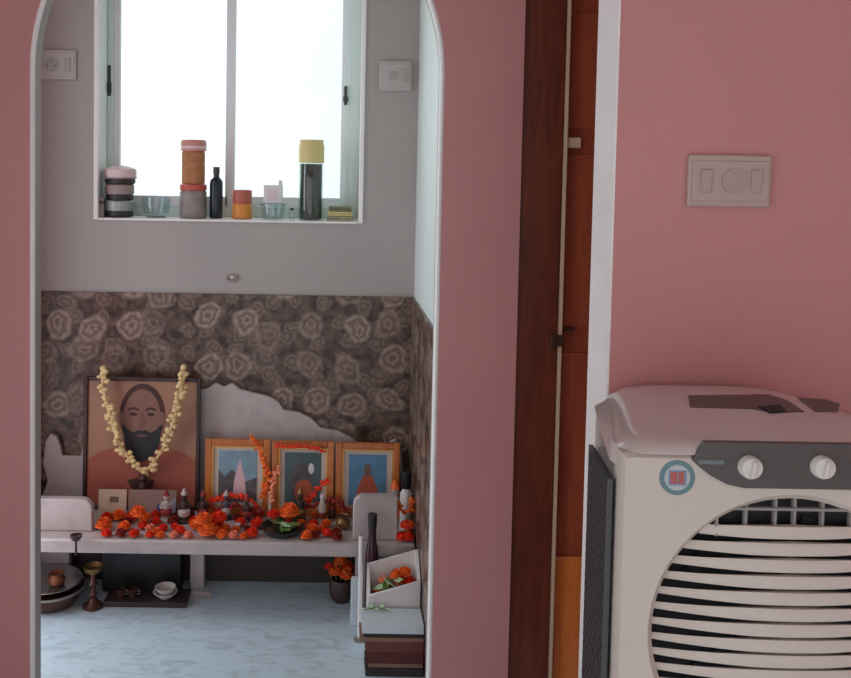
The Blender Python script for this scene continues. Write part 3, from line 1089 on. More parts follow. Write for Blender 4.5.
def portrait(t, hw_, z0, z1):
    h_ = z1 - z0
    bk = MB().box(-hw_, hw_, .008, .012, z0, z1).build('picture', K['sepia'], t)
    y = .0078
    def layer(name, poly, m_, k):
        return MB().prism(poly, y - .0006 * k, y - .0006 * k + .0005).build(name, m_, bk)
    fz = z0 + h_ * .655
    # robe and shoulders
    layer('robe', [(-hw_, z0), (hw_, z0), (hw_, z0 + h_ * .36), (hw_ * .8, z0 + h_ * .42), (hw_ * .45, z0 + h_ * .47), (hw_ * .2, z0 + h_ * .48), (-hw_ * .2, z0 + h_ * .48), (-hw_ * .45, z0 + h_ * .47), (-hw_ * .8, z0 + h_ * .42), (-hw_, z0 + h_ * .36)], K['robe'], 1)
    layer('hair', ell(0, fz + .03, .080, .112), K['hair'], 2)
    layer('ears', ell(-.070, fz + .02, .012, .024) , K['skin'], 3)
    layer('ears', ell(.070, fz + .02, .012, .024), K['skin'], 3)
    layer('face', [(.067 * math.cos(q), fz + .015 + (.108 if math.sin(q) > 0 else .105) * math.sin(q)) for q in [2 * PI * i / 32 for i in range(32)]], K['skin'], 4)
    bd = [(-.066, fz + .0), (-.064, fz - .04), (-.060, fz - .075), (-.044, fz - .108), (-.018, fz - .128), (0, fz - .132), (.020, fz - .126), (.045, fz - .106), (.061, fz - .072), (.065, fz - .04), (.066, fz + .0), (.050, fz - .02), (.030, fz - .030), (.012, fz - .020), (0, fz - .024), (-.012, fz - .020), (-.030, fz - .030), (-.050, fz - .02)]
    layer('beard', bd, K['beard'], 5)
    for s in (-1, 1):
        layer('eyebrow', [(s * .012, fz + .052), (s * .030, fz + .060), (s * .050, fz + .053), (s * .049, fz + .047), (s * .030, fz + .052), (s * .012, fz + .044)], K['eye'], 5)
        layer('eye', ell(s * .031, fz + .034, .014, .006, 14), K['eye'], 5)
    layer('nose', [(-.004, fz + .04), (.004, fz + .04), (.013, fz - .008), (0, fz - .014), (-.013, fz - .008)], mat('portrait_nose', '734e44', .5), 6)
    layer('mouth', ell(0, fz - .041, .020, .006, 14), mat('portrait_lip', '5c3a38', .5), 6)
    layer('collar', [(-.05, z0 + h_ * .20), (0, z0 + h_ * .02), (.05, z0 + h_ * .20), (.02, z0 + h_ * .22), (-.02, z0 + h_ * .22)], K['hair'], 2)


PT, pw, ph = framed('framed_portrait', 'large garlanded portrait of a bearded man in a thin dark frame', 82, 199, 379, 3.10, .0, .014, K['frame_dark'], None, portrait)
PT.rotation_euler = (-.05, 0, 0)

def pic_a(t, hw_, z0, z1):
    h_ = z1 - z0
    bk = MB().box(-hw_, hw_, .008, .012, z0, z1).build('picture', K['mount'], t)
    L = lambda n_, poly, m_, k: MB().prism(poly, .0076 - .0006 * k, .0076 - .0006 * k + .0005).build(n_, m_, bk)
    a = hw_ * .74
    L('sky', [(-a, z0 + h_ * .1), (a, z0 + h_ * .1), (a, z1 - h_ * .08), (-a, z1 - h_ * .08)], K['sky_print'], 1)
    L('hills', [(-a, z0 + h_ * .1), (a, z0 + h_ * .1), (a, z0 + h_ * .5), (a * .4, z0 + h_ * .42), (-a * .3, z0 + h_ * .62), (-a * .7, z0 + h_ * .5), (-a, z0 + h_ * .62)], K['mid_print'], 2)
    L('figure', [(-a * .25, z0 + h_ * .2), (a * .45, z0 + h_ * .2), (a * .38, z0 + h_ * .48), (a * .2, z0 + h_ * .66), (a * .12, z0 + h_ * .8), (0, z0 + h_ * .66), (-a * .15, z0 + h_ * .5)], K['pinkw_print'], 3)


def pic_b(t, hw_, z0, z1):
    h_ = z1 - z0
    bk = MB().box(-hw_, hw_, .008, .012, z0, z1).build('picture', K['mount'], t)
    L = lambda n_, poly, m_, k: MB().prism(poly, .0076 - .0006 * k, .0076 - .0006 * k + .0005).build(n_, m_, bk)
    a = hw_ * .74
    L('backdrop_print', [(-a, z0 + h_ * .1), (a, z0 + h_ * .1), (a, z1 - h_ * .08), (-a, z1 - h_ * .08)], K['teal_print'], 1)
    L('figure', ell(-a * .1, z0 + h_ * .42, a * .62, h_ * .34), K['mid_print'], 2)
    L('figure', ell(a * .05, z0 + h_ * .3, a * .5, h_ * .18), K['orange_print'], 3)
    L('white_lotus', ell(a * .45, z0 + h_ * .66, a * .16, h_ * .09, 10), K['white_print'], 3)


def pic_c(t, hw_, z0, z1):
    h_ = z1 - z0
    bk = MB().box(-hw_, hw_, .008, .012, z0, z1).build('picture', K['mount'], t)
    L = lambda n_, poly, m_, k: MB().prism(poly, .0076 - .0006 * k, .0076 - .0006 * k + .0005).build(n_, m_, bk)
    a = hw_ * .74
    L('sky', [(-a, z0 + h_ * .08), (a, z0 + h_ * .08), (a, z1 - h_ * .09), (-a, z1 - h_ * .09)], K['blue_print'], 1)
    L('robe', [(-a * .62, z0 + h_ * .1), (a * .62, z0 + h_ * .1), (a * .55, z0 + h_ * .34), (a * .2, z0 + h_ * .58), (-a * .2, z0 + h_ * .58), (-a * .55, z0 + h_ * .34)], K['orange_print'], 2)
    L('head', ell(0, z0 + h_ * .66, a * .2, h_ * .1, 18), K['brown_print'], 3)


FA, wa, ha = framed('gilt_framed_picture', 'gilt wood framed print of a pale pink figure under blue sky, beside the portrait', 204.5, 270, 441, 3.07, .0, .023, K['frame_gold'], K['frame_gold2'], pic_a)
FB, wb, hb = framed('gilt_framed_picture', 'gilt wood framed dusky teal print, the middle of the three gilt pictures', 271.5, 334, 443, 3.07, .0, .023, K['frame_gold'], K['frame_gold2'], pic_b)
FC, wc, hc_ = framed('gilt_framed_picture', 'gilt wood framed blue print of a seated figure in orange, nearest the side wall', 335.5, 400, 444.5, 3.07, .0, .023, K['frame_gold'], K['frame_gold2'], pic_c)
for q in (FA, FB, FC):
    q.rotation_euler = (-.06, 0, 0)

# garlands on the pictures (just in front of the frames)
yg = 3.085
pp = [(102, 371), (103, 388), (108, 408), (113, 427), (121, 447), (131, 461), (141, 471), (146, 471), (155, 461), (164, 447), (171, 428), (177, 410), (181, 390), (185, 371)]
blossom_string('flower_garland', 'cream flower garland hanging in a deep curve over the bearded portrait', [at(x, y, yg) for x, y in pp], .0185, K['cream_fl'], seed=5, tassel=at(143, 473, yg), mt=K['hair'])
yg2 = 3.048
blossom_string('flower_garland', 'short orange and red garland hanging between the first two gilt pictures', [at(x, y, yg2) for x, y in ((254, 437), (258, 447), (262, 457), (266, 466), (268, 480), (262, 495))], .0125, K['orange_fl'], seed=9)
blossom_string('flower_garland', 'red flower string lying along the top of the middle gilt picture', [at(x, y, yg2 + .004) for x, y in ((277, 446), (290, 446.5), (305, 446), (318, 449), (324, 452))], .0075, K['red_fl'], seed=11)
blossom_string('flower_garland', 'orange and peach flower string down the edge of the middle gilt picture', [at(x, y, yg2 - .004) for x, y in ((279, 468), (275, 478), (271, 488), (273, 500))], .010, K['pink_fl'], seed=12)
blossom_string('flower_garland', 'red flower string draped over the lower corner of the middle gilt picture', [at(x, y, yg2 - .004) for x, y in ((328, 481), (320, 487), (312, 496), (306, 506), (299, 512))], .012, K['red_fl'], seed=13)
blossom_string('flower_garland', 'red flower string drooping across the foot of the first gilt picture', [at(x, y, yg2 - .006) for x, y in ((212, 500), (224, 497), (236, 495), (248, 499), (258, 506))], .012, K['red_fl'], seed=14)

blossom_string('flower_garland', 'dark red flower string lying between the middle and last gilt pictures', [at(x, y, yg2 - .012) for x, y in ((312, 508), (322, 502), (331, 499), (340, 503), (346, 511))], .013, K['red_dk'], seed=15)
blossom_string('flower_garland', 'dark red flower string heaped behind the statuettes under the first gilt picture', [at(x, y, yg2 - .016) for x, y in ((207, 507), (220, 509), (234, 506), (250, 510), (262, 509))], .014, K['red_dk'], seed=16)
# photo cards leaning below the portrait
def card(name, label, px0, px1, py0, Y, m_, extra):
    a, b_ = at(px0, 505, Y), at(px1, 505, Y)
    zt_ = at((px0 + px1) / 2, py0, Y).z
    t = thing(name, label, 'photo card', ((a.x + b_.x) / 2, Y, SZ + .0005))
    t.rotation_euler = (-.10, 0, 0)
    hw_ = (b_.x - a.x) / 2
    hh_ = zt_ - SZ
    cd = MB().box(-hw_, hw_, 0, .004, 0, hh_).build('card', m_, t)
    extra(cd, hw_, hh_)
    return t
card('photo_card', 'small cream card leaning below the bearded portrait', 98, 126, 490.5, 3.03, K['card_cream'], lambda c_, w_, h_: MB().box(-w_ * .2, w_ * .45, -.001, 0, h_ * .55, h_ * .75).build('print', K['brown_print'], c_))
def cb2(c_, w_, h_):
    MB().prism(ell(w_ * .45, h_ * .38, w_ * .28, h_ * .16, 14), -.001, 0).build('print', K['bluish'], c_)
    MB().prism([(w_ * .55, h_ * .2), (w_ * .98, h_ * .2), (w_ * .98, h_ * .75), (w_ * .75, h_ * .6)], -.0016, -.0006).build('print', K['lav'], c_)
card('photo_card', 'wide dusky photo card with a violet patch beside the cream card', 128, 176, 491, 3.035, K['card_grey'], cb2)


# ------------------------------------------------------------------ small statues and vessels on the altar
def statue(label, spot, H, mb, mc, mh, name='deity_statuette', crown=True):
    x, y = spot
    t = thing(name, label, 'statuette', (x, y, SZ + .0005))
    s = H / .10
    MB().lathe([(.020, 0), (.020, .006), (.015, .010), (.015, .014)], seg=16).build('pedestal', mb, t).scale = (s, s, s)
    b = MB()
    b.lathe([(.015, .0142), (.0165, .025), (.012, .042), (.0135, .056), (.011, .064), (.0045, .068), (.0045, .072)], seg=16)
    b.ball((0, 0, .079), .0095, 2, (1, 1, 1.15))
    b.tube([(-.0125, 0, .060), (-.019, -.004, .048), (-.011, -.013, .045)], [.004, .0035, .003], 8)
    b.tube([(.0125, 0, .060), (.020, -.004, .050), (.014, -.012, .060)], [.004, .0035, .003], 8)
    b.build('figure', mc, t).scale = (s, s, s)
    if crown:
        MB().lathe([(.0098, .084), (.0105, .088), (.006, .095), (.002, .104), (0, .105)], seg=14).build('crown', mh, t).scale = (s, s, s)
    MB().lathe([(.0168, .020), (.0185, .022), (.0195, .034), (.0150, .040), (.0128, .042)], seg=16).build('garment', mh, t).scale = (s, s, s)
    return t


statue('pale stone statuette with red garment standing beside the dusky photo card', spots_idol['a'], .105, K['idol_white'], K['idol_white'], K['idol_red'])
statue('dark statuette with pale crown just beside the pale stone statuette', spots_idol['b'], .112, K['idol_dark'], K['idol_dark'], K['idol_white'])
statue('dark bronze statuette with red garment below the edge of the first gilt picture', spots_idol['c'], .10, K['brass_dk'], K['idol_dark'], K['idol_red'])
statue('blue grey statuette with pale garment in front of the first gilt picture', spots_idol['d'], .098, K['idol_dark'], K['idol_blue'], K['idol_white'])
statue('dark statuette wrapped in red cloth below the short orange garland', spots_idol['e'], .085, K['idol_dark'], K['idol_dark'], K['idol_red'])
statue('dusky brown statuette in front of the middle gilt picture', spots_idol['f'], .115, K['brass_dk'], K['idol_dark'], K['brass'])
# slim white bottle, incense holder, brass pots
x, y = spots_idol['g']
t = thing('slim_bottle', 'slim pale bottle with red band in front of the third gilt picture', 'bottle', (x, y, SZ + .0005))
MB().lathe([(.013, 0), (.014, .004), (.014, .055), (.007, .07), (.007, .082)], seg=18).build('body', K['idol_white'], t)
MB().lathe([(.0145, .012), (.0145, .032)], seg=18).build('label_band', K['idol_red'], t)
MB().lathe([(.008, .081), (.008, .092), (0, .093)], seg=14).build('cap', K['white_pl'], t)
x, y = spots_idol['h']
t = thing('brass_pot', 'small round brass pot on the slab beside the marble arm panel', 'pot', (x, y, SZ + .0005))
MB().lathe([(.012, 0), (.014, .004), (.024, .016), (.025, .026), (.015, .038), (.015, .042), (.021, .047), (.019, .047), (.012, .040)], seg=22).build('body', K['brass'], t)
MB().lathe([(.0135, .0425), (.013, .044), (0, .0445)], seg=16).build('content', K['idol_dark'], t)
x, y = spots_idol['i']
statue('tiny dark statuette behind the small round brass pot', (x, y), .07, K['idol_dark'], K['idol_red'], K['idol_dark'])
x, y = spots_idol['j']
t = thing('candle', 'thin pale candle between the first two gilt pictures', 'candle', (x, y, SZ + .0005))
MB().lathe([(.006, 0), (.006, .085), (.002, .088), (0, .088)], seg=14).build('wax', K['paper'], t)
MB().cyl((0, 0, .0875), .0009, .009, seg=6).build('wick', K['black_pl'], t)
x, y = spots_idol['k']
t = thing('oil_lamp', 'tiny white ceramic lamp amid the red flowers', 'oil lamp', (x, y, SZ + .0005))
MB().lathe([(.006, 0), (.008, .003), (.013, .016), (.0115, .017), (.006, .006), (0, .005)], seg=18).build('bowl', K['white_cer'], t)
MB().cyl((.004, 0, .006), .0015, .016, seg=6).build('wick', K['paper'], t)
# dish
t = thing('offering_dish', 'shallow dark green dish of leaves and flowers on the altar edge', 'dish', (dish_xy[0], dish_xy[1], SZ + .0005))
MB().lathe([(.045, 0), (.062, .006), (.073, .022), (.070, .022), (.058, .009), (0, .006)], seg=32).build('dish', K['darkgreen'], t)
rnd = random.Random(4)
for k in range(9):
    a_ = rnd.uniform(0, 6.28)
    rr = rnd.uniform(.01, .045)
    m = MB()
    l_, w_ = .028, .011
    vs = [(-l_, 0, 0), (-l_ * .3, -w_, .003), (l_ * .4, -w_ * .8, .002), (l_, 0, .006), (l_ * .4, w_ * .8, .002), (-l_ * .3, w_, .003)]
    lo = [m.bm.verts.new(v) for v in vs]
    hi = [m.bm.verts.new((v[0], v[1], v[2] + .002)) for v in vs]
    m._caps(lo, hi)
    lf = m.build('leaf', K['green'] if k % 3 else K['palegreen'], None)
    lf.location = (t.location.x + rr * math.cos(a_), t.location.y + rr * math.sin(a_), t.location.z + .010 + .0028 * k)
    lf.rotation_euler = (rnd.uniform(-.25, .25), rnd.uniform(-.25, .25), a_)
    tag(lf, 'green leaf heaped in the shallow dark green dish', 'leaf', 'leaves in the green dish')
for (dx, dy, kd, r_) in ((.022, .030, 'orange_fl', .034), (-.034, .03, 'red_fl', .020)):
    flower(kd, (t.location.x + dx, t.location.y + dy, t.location.z + .036), r_, ('orange' if kd[0] == 'o' else 'red') + ' marigold head lying on the leaves in the green dish', None)

# ------------------------------------------------------------------ floor things on the portrait side
def fxy(px, py):
    q = atz(px, py, 0)
    return q.x, q.y


x, y = at(50, 600, 2.985).x, 2.985
basin = thing('copper_basin', 'wide dark copper basin on the marble floor by the arch', 'basin', (x, y, .0005))
MB().lathe([(.070, 0), (.086, .008), (.104, .036), (.108, .054), (.116, .058), (.114, .061), (.103, .058), (.098, .036), (.082, .012), (0, .010)], seg=40).build('bowl', K['copper'], basin)
MB().tube([(.115 * math.cos(t), .115 * math.sin(t), .060) for t in [2 * PI * i / 40 for i in range(40)]], .004, 8, True).build('rim', K['steel_dull'], basin)
t = thing('steel_plate', 'round steel plate lying across the copper basin', 'plate', (x - .004, y + .004, .0645))
MB().lathe([(.070, 0), (.088, .006), (.112, .016), (.110, .018), (.086, .0085), (0, .003)], seg=36).build('plate', K['steel'], t)
t = thing('copper_pot', 'small round copper pot standing on the steel plate', 'pot', (x + .025, y - .01, .0682))
MB().lathe([(.016, 0), (.028, .010), (.030, .022), (.019, .034), (.019, .038), (.026, .043), (.024, .043), (.017, .038), (.017, .034), (0, .03)], seg=24).build('body', mat('bright_copper', 'a86a4c', .35, .6), t)

# incense cup hooked on the slab edge
Yg_ = Yslab0 - .022
p = at(76, 555, Yg_)
gh = at(76, 535, Yg_).z - p.z
t = thing('hanging_incense_cup', 'small plum incense cup hooked on the slab edge before the marble arm panel', 'incense cup', p)
MB().lathe([(.002, 0), (.004, .003), (.0035, gh - .022), (.006, gh - .018)], seg=16).build('stem', K['plum'], t)
MB().lathe([(.005, gh - .020), (.013, gh - .016), (.020, gh - .004), (.020, gh), (.017, gh - .002), (0, gh - .008)], seg=22).build('bowl', K['plum'], t)
MB().tube([(0, .003, gh - .025), (0, .012, gh - .022), (0, .0215, gh - .022)], .0025, 8).build('hook', K['plum'], t)
# squat brass lamp
x, y = fxy(93, 607)
zb1 = at(93, 568, y).z
t = thing('standing_oil_lamp', 'squat brass oil lamp with a broad bowl beside the copper basin', 'oil lamp', (x, y, .0005))
MB().lathe([(.034, 0), (.034, .008), (.018, .02), (.010, .032)], seg=24).build('base', K['brass_dk'], t)
MB().lathe([(.009, .031), (.014, .045), (.008, .058), (.008, .07), (.015, .08), (.008, .092), (.008, zb1 - .02)], seg=18).build('stem', K['brass_dk'], t)
MB().lathe([(.008, zb1 - .021), (.026, zb1 - .012), (.034, zb1 + .008), (.031, zb1 + .008), (.022, zb1 - .006), (0, zb1 - .008)], seg=24).build('bowl', K['brass'], t)
# dark low tray box with bowls
x0, y0 = fxy(104, 608)
x1, _ = fxy(186, 609)
t = thing('dark_wooden_box', 'low dark wooden box under the altar slab', 'box', ((x0 + x1) / 2, y0 + .055, .0005))
hx = (x1 - x0) / 2
MB().box(-hx, hx, -.05, .05, 0, .013).build('body', K['dark_board_and_shade'], t, bevel=.003)
MB().box(-hx - .003, hx + .003, -.053, .053, .013, .019).build('lid', K['dark_board_and_shade'], t, bevel=.002)
bx = (x0 + x1) / 2
for k, (lab) in enumerate(('white bowl, the lower of two nested on the dark wooden box', 'white bowl, the upper of two nested on the dark wooden box')):
    q = at(166, 590, y0 + .055)
    b = MB().lathe([(.020, 0), (.024, .003), (.042 - .006 * k, .021), (.040 - .006 * k, .022), (.022, .006), (0, .005)], seg=28).build('white_bowl', K['white_cer'], None, (q.x, y0 + .045, .0195 + k * .015))
    tag(b, lab, 'bowl')
for k, px in enumerate((122, 134)):
    q = at(px, 590, y0 + .06)
    b = thing('steel_cup', ('dark steel cup at the portrait end of the dark wooden box', 'dark steel cup between the other cup and the white bowls')[k], 'cup', (q.x, y0 + .045, .0195))
    MB().lathe([(.012, 0), (.016, .026), (.0145, .026), (.011, .003), (0, .003)], seg=20).build('cup', K['brass_dk'], b)
    MB().tube([(.0145, 0, .021), (.024, 0, .019), (.024, 0, .010), (.0135, 0, .008)], .0016, 6).build('handle', K['steel_dull'], b)
x, y = fxy(198, 597)
t = thing('flat_plate', 'thin pale oval plate on the floor below the altar leg', 'plate', (x, y, .0005))
MB().lathe([(.035, 0), (.052, .005), (.051, .006), (.034, .002), (0, .002)], seg=28).build('plate', K['white_cer'], t).scale = (1, .5, 1)

# harmonium-like dark case at the back under the slab
q0, q1 = at(104, 575, 3.10), at(182, 575, 3.10)
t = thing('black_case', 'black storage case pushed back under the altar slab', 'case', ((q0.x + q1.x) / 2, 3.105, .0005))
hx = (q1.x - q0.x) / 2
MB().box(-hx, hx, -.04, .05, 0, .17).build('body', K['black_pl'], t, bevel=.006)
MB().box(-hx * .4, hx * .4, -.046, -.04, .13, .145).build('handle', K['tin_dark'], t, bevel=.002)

# ------------------------------------------------------------------ things on the side wall end
# pot with orange flowers on the floor
x, y = fxy(341, 600)
t = thing('flower_pot', 'small dark pot of orange flowers on the floor below the slab', 'flower pot', (x, y, .0005))
zp = .075
MB().lathe([(.028, 0), (.040, .02), (.043, .05), (.034, zp), (.030, zp), (.037, .05), (0, .045)], seg=24).build('pot', K['idol_dark'], t)
rnd = random.Random(8)
for k, (dx, dy, dz, kd, r_) in enumerate(((-.022, .0, .085, 'orange_fl', .024), (.016, -.012, .08, 'orange_fl', .026), (.02, .02, .095, 'red_fl', .022), (-.004, .01, .118, 'orange_fl', .024), (-.045, .004, .105, 'red_fl', .016))):
    fo = flower_mesh('blossom', r_, K[kd], 20 + k, 4).build('blossom', K[kd], t, (dx, dy, dz), smooth=60)
    MB().tube([(dx * .3, dy * .3, .046), (dx * .7, dy * .7, .066), (dx, dy, dz + .004)], .002, 6).build('stem', K['green'], t)

# open white crate with flowers
def at2(px, py, Y):
    return at(px, py, Y)
cy0, cy1 = 2.690, 2.790
cl = at(368, 595, cy0).x
cr = xr - .013
t = thing('white_crate', 'open white crate with slanting rim, holding flowers beside the tiled side wall', 'crate', ((cl + cr) / 2, (cy0 + cy1) / 2, .0005))
hx, hy = (cr - cl) / 2, (cy1 - cy0) / 2
th = .008
fz0, fz1 = at(370, 596, cy0).z, at(429, 581, cy0).z
bz0, bz1_ = at(368, 563, cy1).z, at(429, 549, cy1).z
m = MB()
m.box(-hx, hx, -hy, hy, 0, .012)
m.prism([(-hx, .012), (hx, .012), (hx, fz1), (-hx, fz0)], -hy, -hy + th)
m.prism([(-hx, .012), (hx, .012), (hx, bz1_), (-hx, bz0)], hy - th, hy)
m.build('body', K['white_pl'], t, bevel=.002)
for s_ in (-1, 1):
    xx = s_ * hx
    a_, b_ = (xx, xx + th) if s_ < 0 else (xx - th, xx)
    f_, k_ = (fz0, bz0) if s_ < 0 else (fz1, bz1_)
    vs0 = [(a_, -hy + th, .012), (a_, hy - th, .012), (a_, hy - th, k_), (a_, -hy + th, f_)]
    MB().loft([vs0, [(b_, p[1], p[2]) for p in vs0]]).build('side_wall', K['white_pl'], t)
zl_, zr_ = fz0 - .034, fz1 - .034
MB().prism([(-hx + th, .0125), (hx - th, .0125), (hx - th, zr_), (-hx + th, zl_)], -hy + th, hy - th).build('packed_cloth', K['idol_red'], t)
crate_loc = t.location.copy()
def crate_fl(fx, fy, kd, r_, dz, lab, grp):
    x_ = fx * (hx - .026)
    zz = zl_ + (zr_ - zl_) * (x_ + hx) / (2 * hx) + .003 + dz
    flower(kd, (crate_loc.x + x_, crate_loc.y + fy * (hy - .026), zz), r_, lab, grp)
for (fx, fy, kd, r_) in ((-.85, -.4, 'orange_fl', .017), (-.8, .7, 'red_fl', .016), (-.3, .3, 'orange_fl', .020), (-.25, -.75, 'orange_fl', .015), (.25, -.4, 'pink_fl', .017), (.45, .55, 'orange_fl', .022), (.9, -.3, 'red_fl', .018), (.95, .6, 'red_fl', .017)):
    crate_fl(fx, fy, kd, r_, 0, {'orange_fl': 'orange marigold head lying inside the open white crate', 'red_fl': 'red marigold head lying inside the open white crate', 'pink_fl': 'peach blossom lying inside the open white crate'}[kd], 'flowers inside the white crate')
for (fx, fy, kd, r_) in ((-.55, .3, 'pink_fl', .016), (.2, .3, 'orange_fl', .021), (.7, .4, 'orange_fl', .020)):
    crate_fl(fx, fy, kd, r_, .030, {'orange_fl': 'orange marigold head on top of the flowers in the white crate', 'pink_fl': 'peach blossom on top of the flowers in the white crate'}[kd], 'topmost flowers in the white crate')
for k in range(5):
    m = MB()
    l_, w_ = .03, .011
    vs = [(-l_, 0, 0), (-l_ * .3, -w_, .003), (l_ * .4, -w_ * .8, .002), (l_, 0, .008), (l_ * .4, w_ * .8, .002), (-l_ * .3, w_, .003)]
    m._caps([m.bm.verts.new(v) for v in vs], [m.bm.verts.new((v[0], v[1], v[2] + .002)) for v in vs])
    lf = m.build('leaf', K['green'] if k % 2 else K['palegreen'], None)
    xk = (-.45 + .16 * k) * hx
    lf.location = (crate_loc.x + xk, crate_loc.y - .012 - .004 * k, zl_ + (zr_ - zl_) * (xk + hx) / (2 * hx) + .030 + .003 * k)
    lf.rotation_euler = (.3, -.3, k * 1.3)
    tag(lf, 'green leaf among the flowers in the white crate', 'leaf', 'leaves in the white crate')

# dark bottle behind the crate
Yd = 2.818
q = at(372, 550, Yd)
zt_ = at(372, 514, Yd).z
t = thing('dark_bottle', 'tall dark plum bottle on the floor between the white crate and the altar', 'bottle', (q.x, Yd, .0005))
HB = zt_
MB().lathe([(.019, 0), (.021, .006), (.021, HB * .66), (.019, HB * .72), (.013, HB * .79), (.0125, HB * .95)], seg=22).build('glass', K['plum'], t)
MB().lathe([(.0145, HB * .90), (.0145, HB), (0, HB)], seg=18).build('cap', K['black_pl'], t)
# tall white candle by the crate corner
q = at(362.5, 580, 2.775)
zt_ = at(363.5, 537, 2.775).z
t = thing('candle', 'tall white candle on the floor at the corner of the white crate', 'candle', (min(q.x, cl - .020), 2.775, .0005))
MB().lathe([(.0075, 0), (.0075, zt_), (.003, zt_ + .003), (0, zt_ + .003)], seg=16).build('wax', K['white_pl'], t)
MB().cyl((0, 0, zt_ + .002), .001, .008, seg=6).build('wick', K['black_pl'], t)
MB().lathe([(.018, 0), (.018, .004), (.0095, .006), (.0095, .014)], seg=18).build('holder', K['steel_dull'], t)
# pale packet and leaf sprig on the floor
q = fxy(354, 626)
t = thing('paper_packet', 'small pale blue paper packet standing on the floor by the crate', 'packet', (q[0] + .0, q[1] + .01, .0005))
zk = at(355, 580, q[1]).z
MB().box(-.012, .012, -.008, .008, 0, zk).build('packet', K['book_white'], t, bevel=.002)
MB().prism([(-.012, zk), (.012, zk), (.007, zk + .008), (-.007, zk + .008)], -.002, .002).build('folded_top', K['white_pl'], t)

# books
by = 2.575
bl = at(362, 640, by).x
specs = [('book_dark', .022, .012, 'charcoal bound book at the bottom of the floor stack'),
         ('book_tan', .012, .02, 'thin tan book second from the bottom of the floor stack'),
         ('book_maroon', .034, .016, 'thick maroon book low in the floor stack'),
         ('book_brown', .030, .010, 'thick brown book in the middle of the floor stack'),
         ('book_tan', .010, -.006, 'thin tan pamphlet under the charcoal one in the floor stack'),
         ('book_dark', .010, .006, 'thin charcoal pamphlet just under the white book'),
         ('book_white', .025, .0, 'white covered book on top of the floor stack')]
top_z = at(392, 625.5, by).z
tot = sum(s_[1] for s_ in specs)
sc_ = (top_z - .001) / tot
z = .0005
for k, (mk, th_, dx, lab) in enumerate(specs):
    hgt = th_ * sc_ - .0004
    w_ = xr - .014 - (bl + dx)
    d_ = .100 - .005 * ((k * 5) % 3)
    t = thing('book', lab, 'book', (bl + dx, by + .004 * ((k * 3) % 4) / 2, z), 0, 'books stacked on the floor by the side wall')
    c_ = .0022
    m = MB().box(0, w_, 0, d_, 0, c_).box(0, w_, 0, d_, hgt - c_, hgt).box(0, w_, 0, c_, c_, hgt - c_)
    m.build('cover', K[mk], t)
    MB().box(.003, w_ - .003, c_, d_ - .003, c_, hgt - c_).build('pages', K['paper'], t)
    z += th_ * sc_
# green sprig lying behind the white book
t = thing('leaf_sprig', 'pale green leaf sprig on the white book by the crate', 'sprig', (at(374, 606, 2.66).x, by + .085, z + .001))
m = MB()
m.tube([(-.03, 0, .003), (0, .003, .006), (.04, 0, .004)], .0018, 6).build('stem', K['green'], t)
for k in range(5):
    m = MB()
    l_, w_ = .020, .008
    vs = [(0, 0, 0), (l_ * .4, -w_, .002), (l_, 0, .004), (l_ * .4, w_, .002)]
    m._caps([m.bm.verts.new(v) for v in vs], [m.bm.verts.new((v[0], v[1], v[2] + .0015)) for v in vs])
    lf = m.build('leaf', K['palegreen'], t)
    lf.location = (-.028 + .016 * k, .002, .006)
    lf.rotation_euler = (0, -.15, (1 if k % 2 else -1) * 1.0)

# things standing on the slab beyond the arm panel
sx = at(420, 500, 2.97).x
q = at(419, 505, 2.95)
zt_ = at(419, 491, 2.95).z
bx_ = min(q.x, xr - .036)
t = thing('white_bottle', 'white plastic bottle with black cap on the altar by the side wall', 'bottle', (bx_, 2.975, SZ + .0005))
HB = zt_ - SZ
MB().lathe([(.018, 0), (.020, .004), (.020, HB - .018), (.011, HB - .002), (.011, HB)], seg=24).build('body', K['white_pl'], t)
MB().lathe([(.016, HB + .0002), (.018, HB + .006), (.018, HB + .050), (.012, HB + .056), (0, HB + .056)], seg=20).build('cap', K['black_pl'], t)
statue('cream statuette with orange garment beside the white bottle', (at(395, 505, 3.01).x, 3.01), .150, K['idol_white'], K['idol_white'], K['orange_fl'])
k = 0
for px, py, Y, kd, r_ in ((402, 541, 2.880, 'red_fl', .021), (413, 540, 2.882, 'red_fl', .022), (424, 540, 2.880, 'red_fl', .019)):
    q = at(px, py, Y)
    flower(kd, (min(q.x, xr - .014 - r_), Y, SZ + .0005), r_, ('red' if kd[0] == 'r' else 'orange') + ' marigold head on the slab end below the white bottle', 'flowers on the slab end by the white bottle')
for px, py, Y, kd, r_, zo in ((406, 530, 2.885, 'red_fl', .021, .036), (418, 531, 2.887, 'orange_fl', .020, .036)):
    q = at(px, py, Y)
    flower(kd, (min(q.x, xr - .014 - r_), Y, SZ + zo), r_, ('red' if kd[0] == 'r' else 'orange') + ' marigold head topping the pile below the white bottle', 'flowers on the slab end by the white bottle')
blossom_string('flower_garland', 'orange flower string hung on the cream statuette by the side wall', [at(x, y, 2.925) for x, y in ((396, 500), (399, 509), (405, 513), (411, 509), (413, 500))], .012, K['orange_fl'], seed=31)


# ------------------------------------------------------------------ things on the window sill
YS = 3.275
def sill(px, Y=YS):
    q = at(px, 215, Y)
    return (q.x, Y, sill_z + .0004)
def hz(px, py, Y=YS):
    return at(px, py, Y).z - sill_z
def wpx(n, Y=YS):
    return n * Y / F_PX


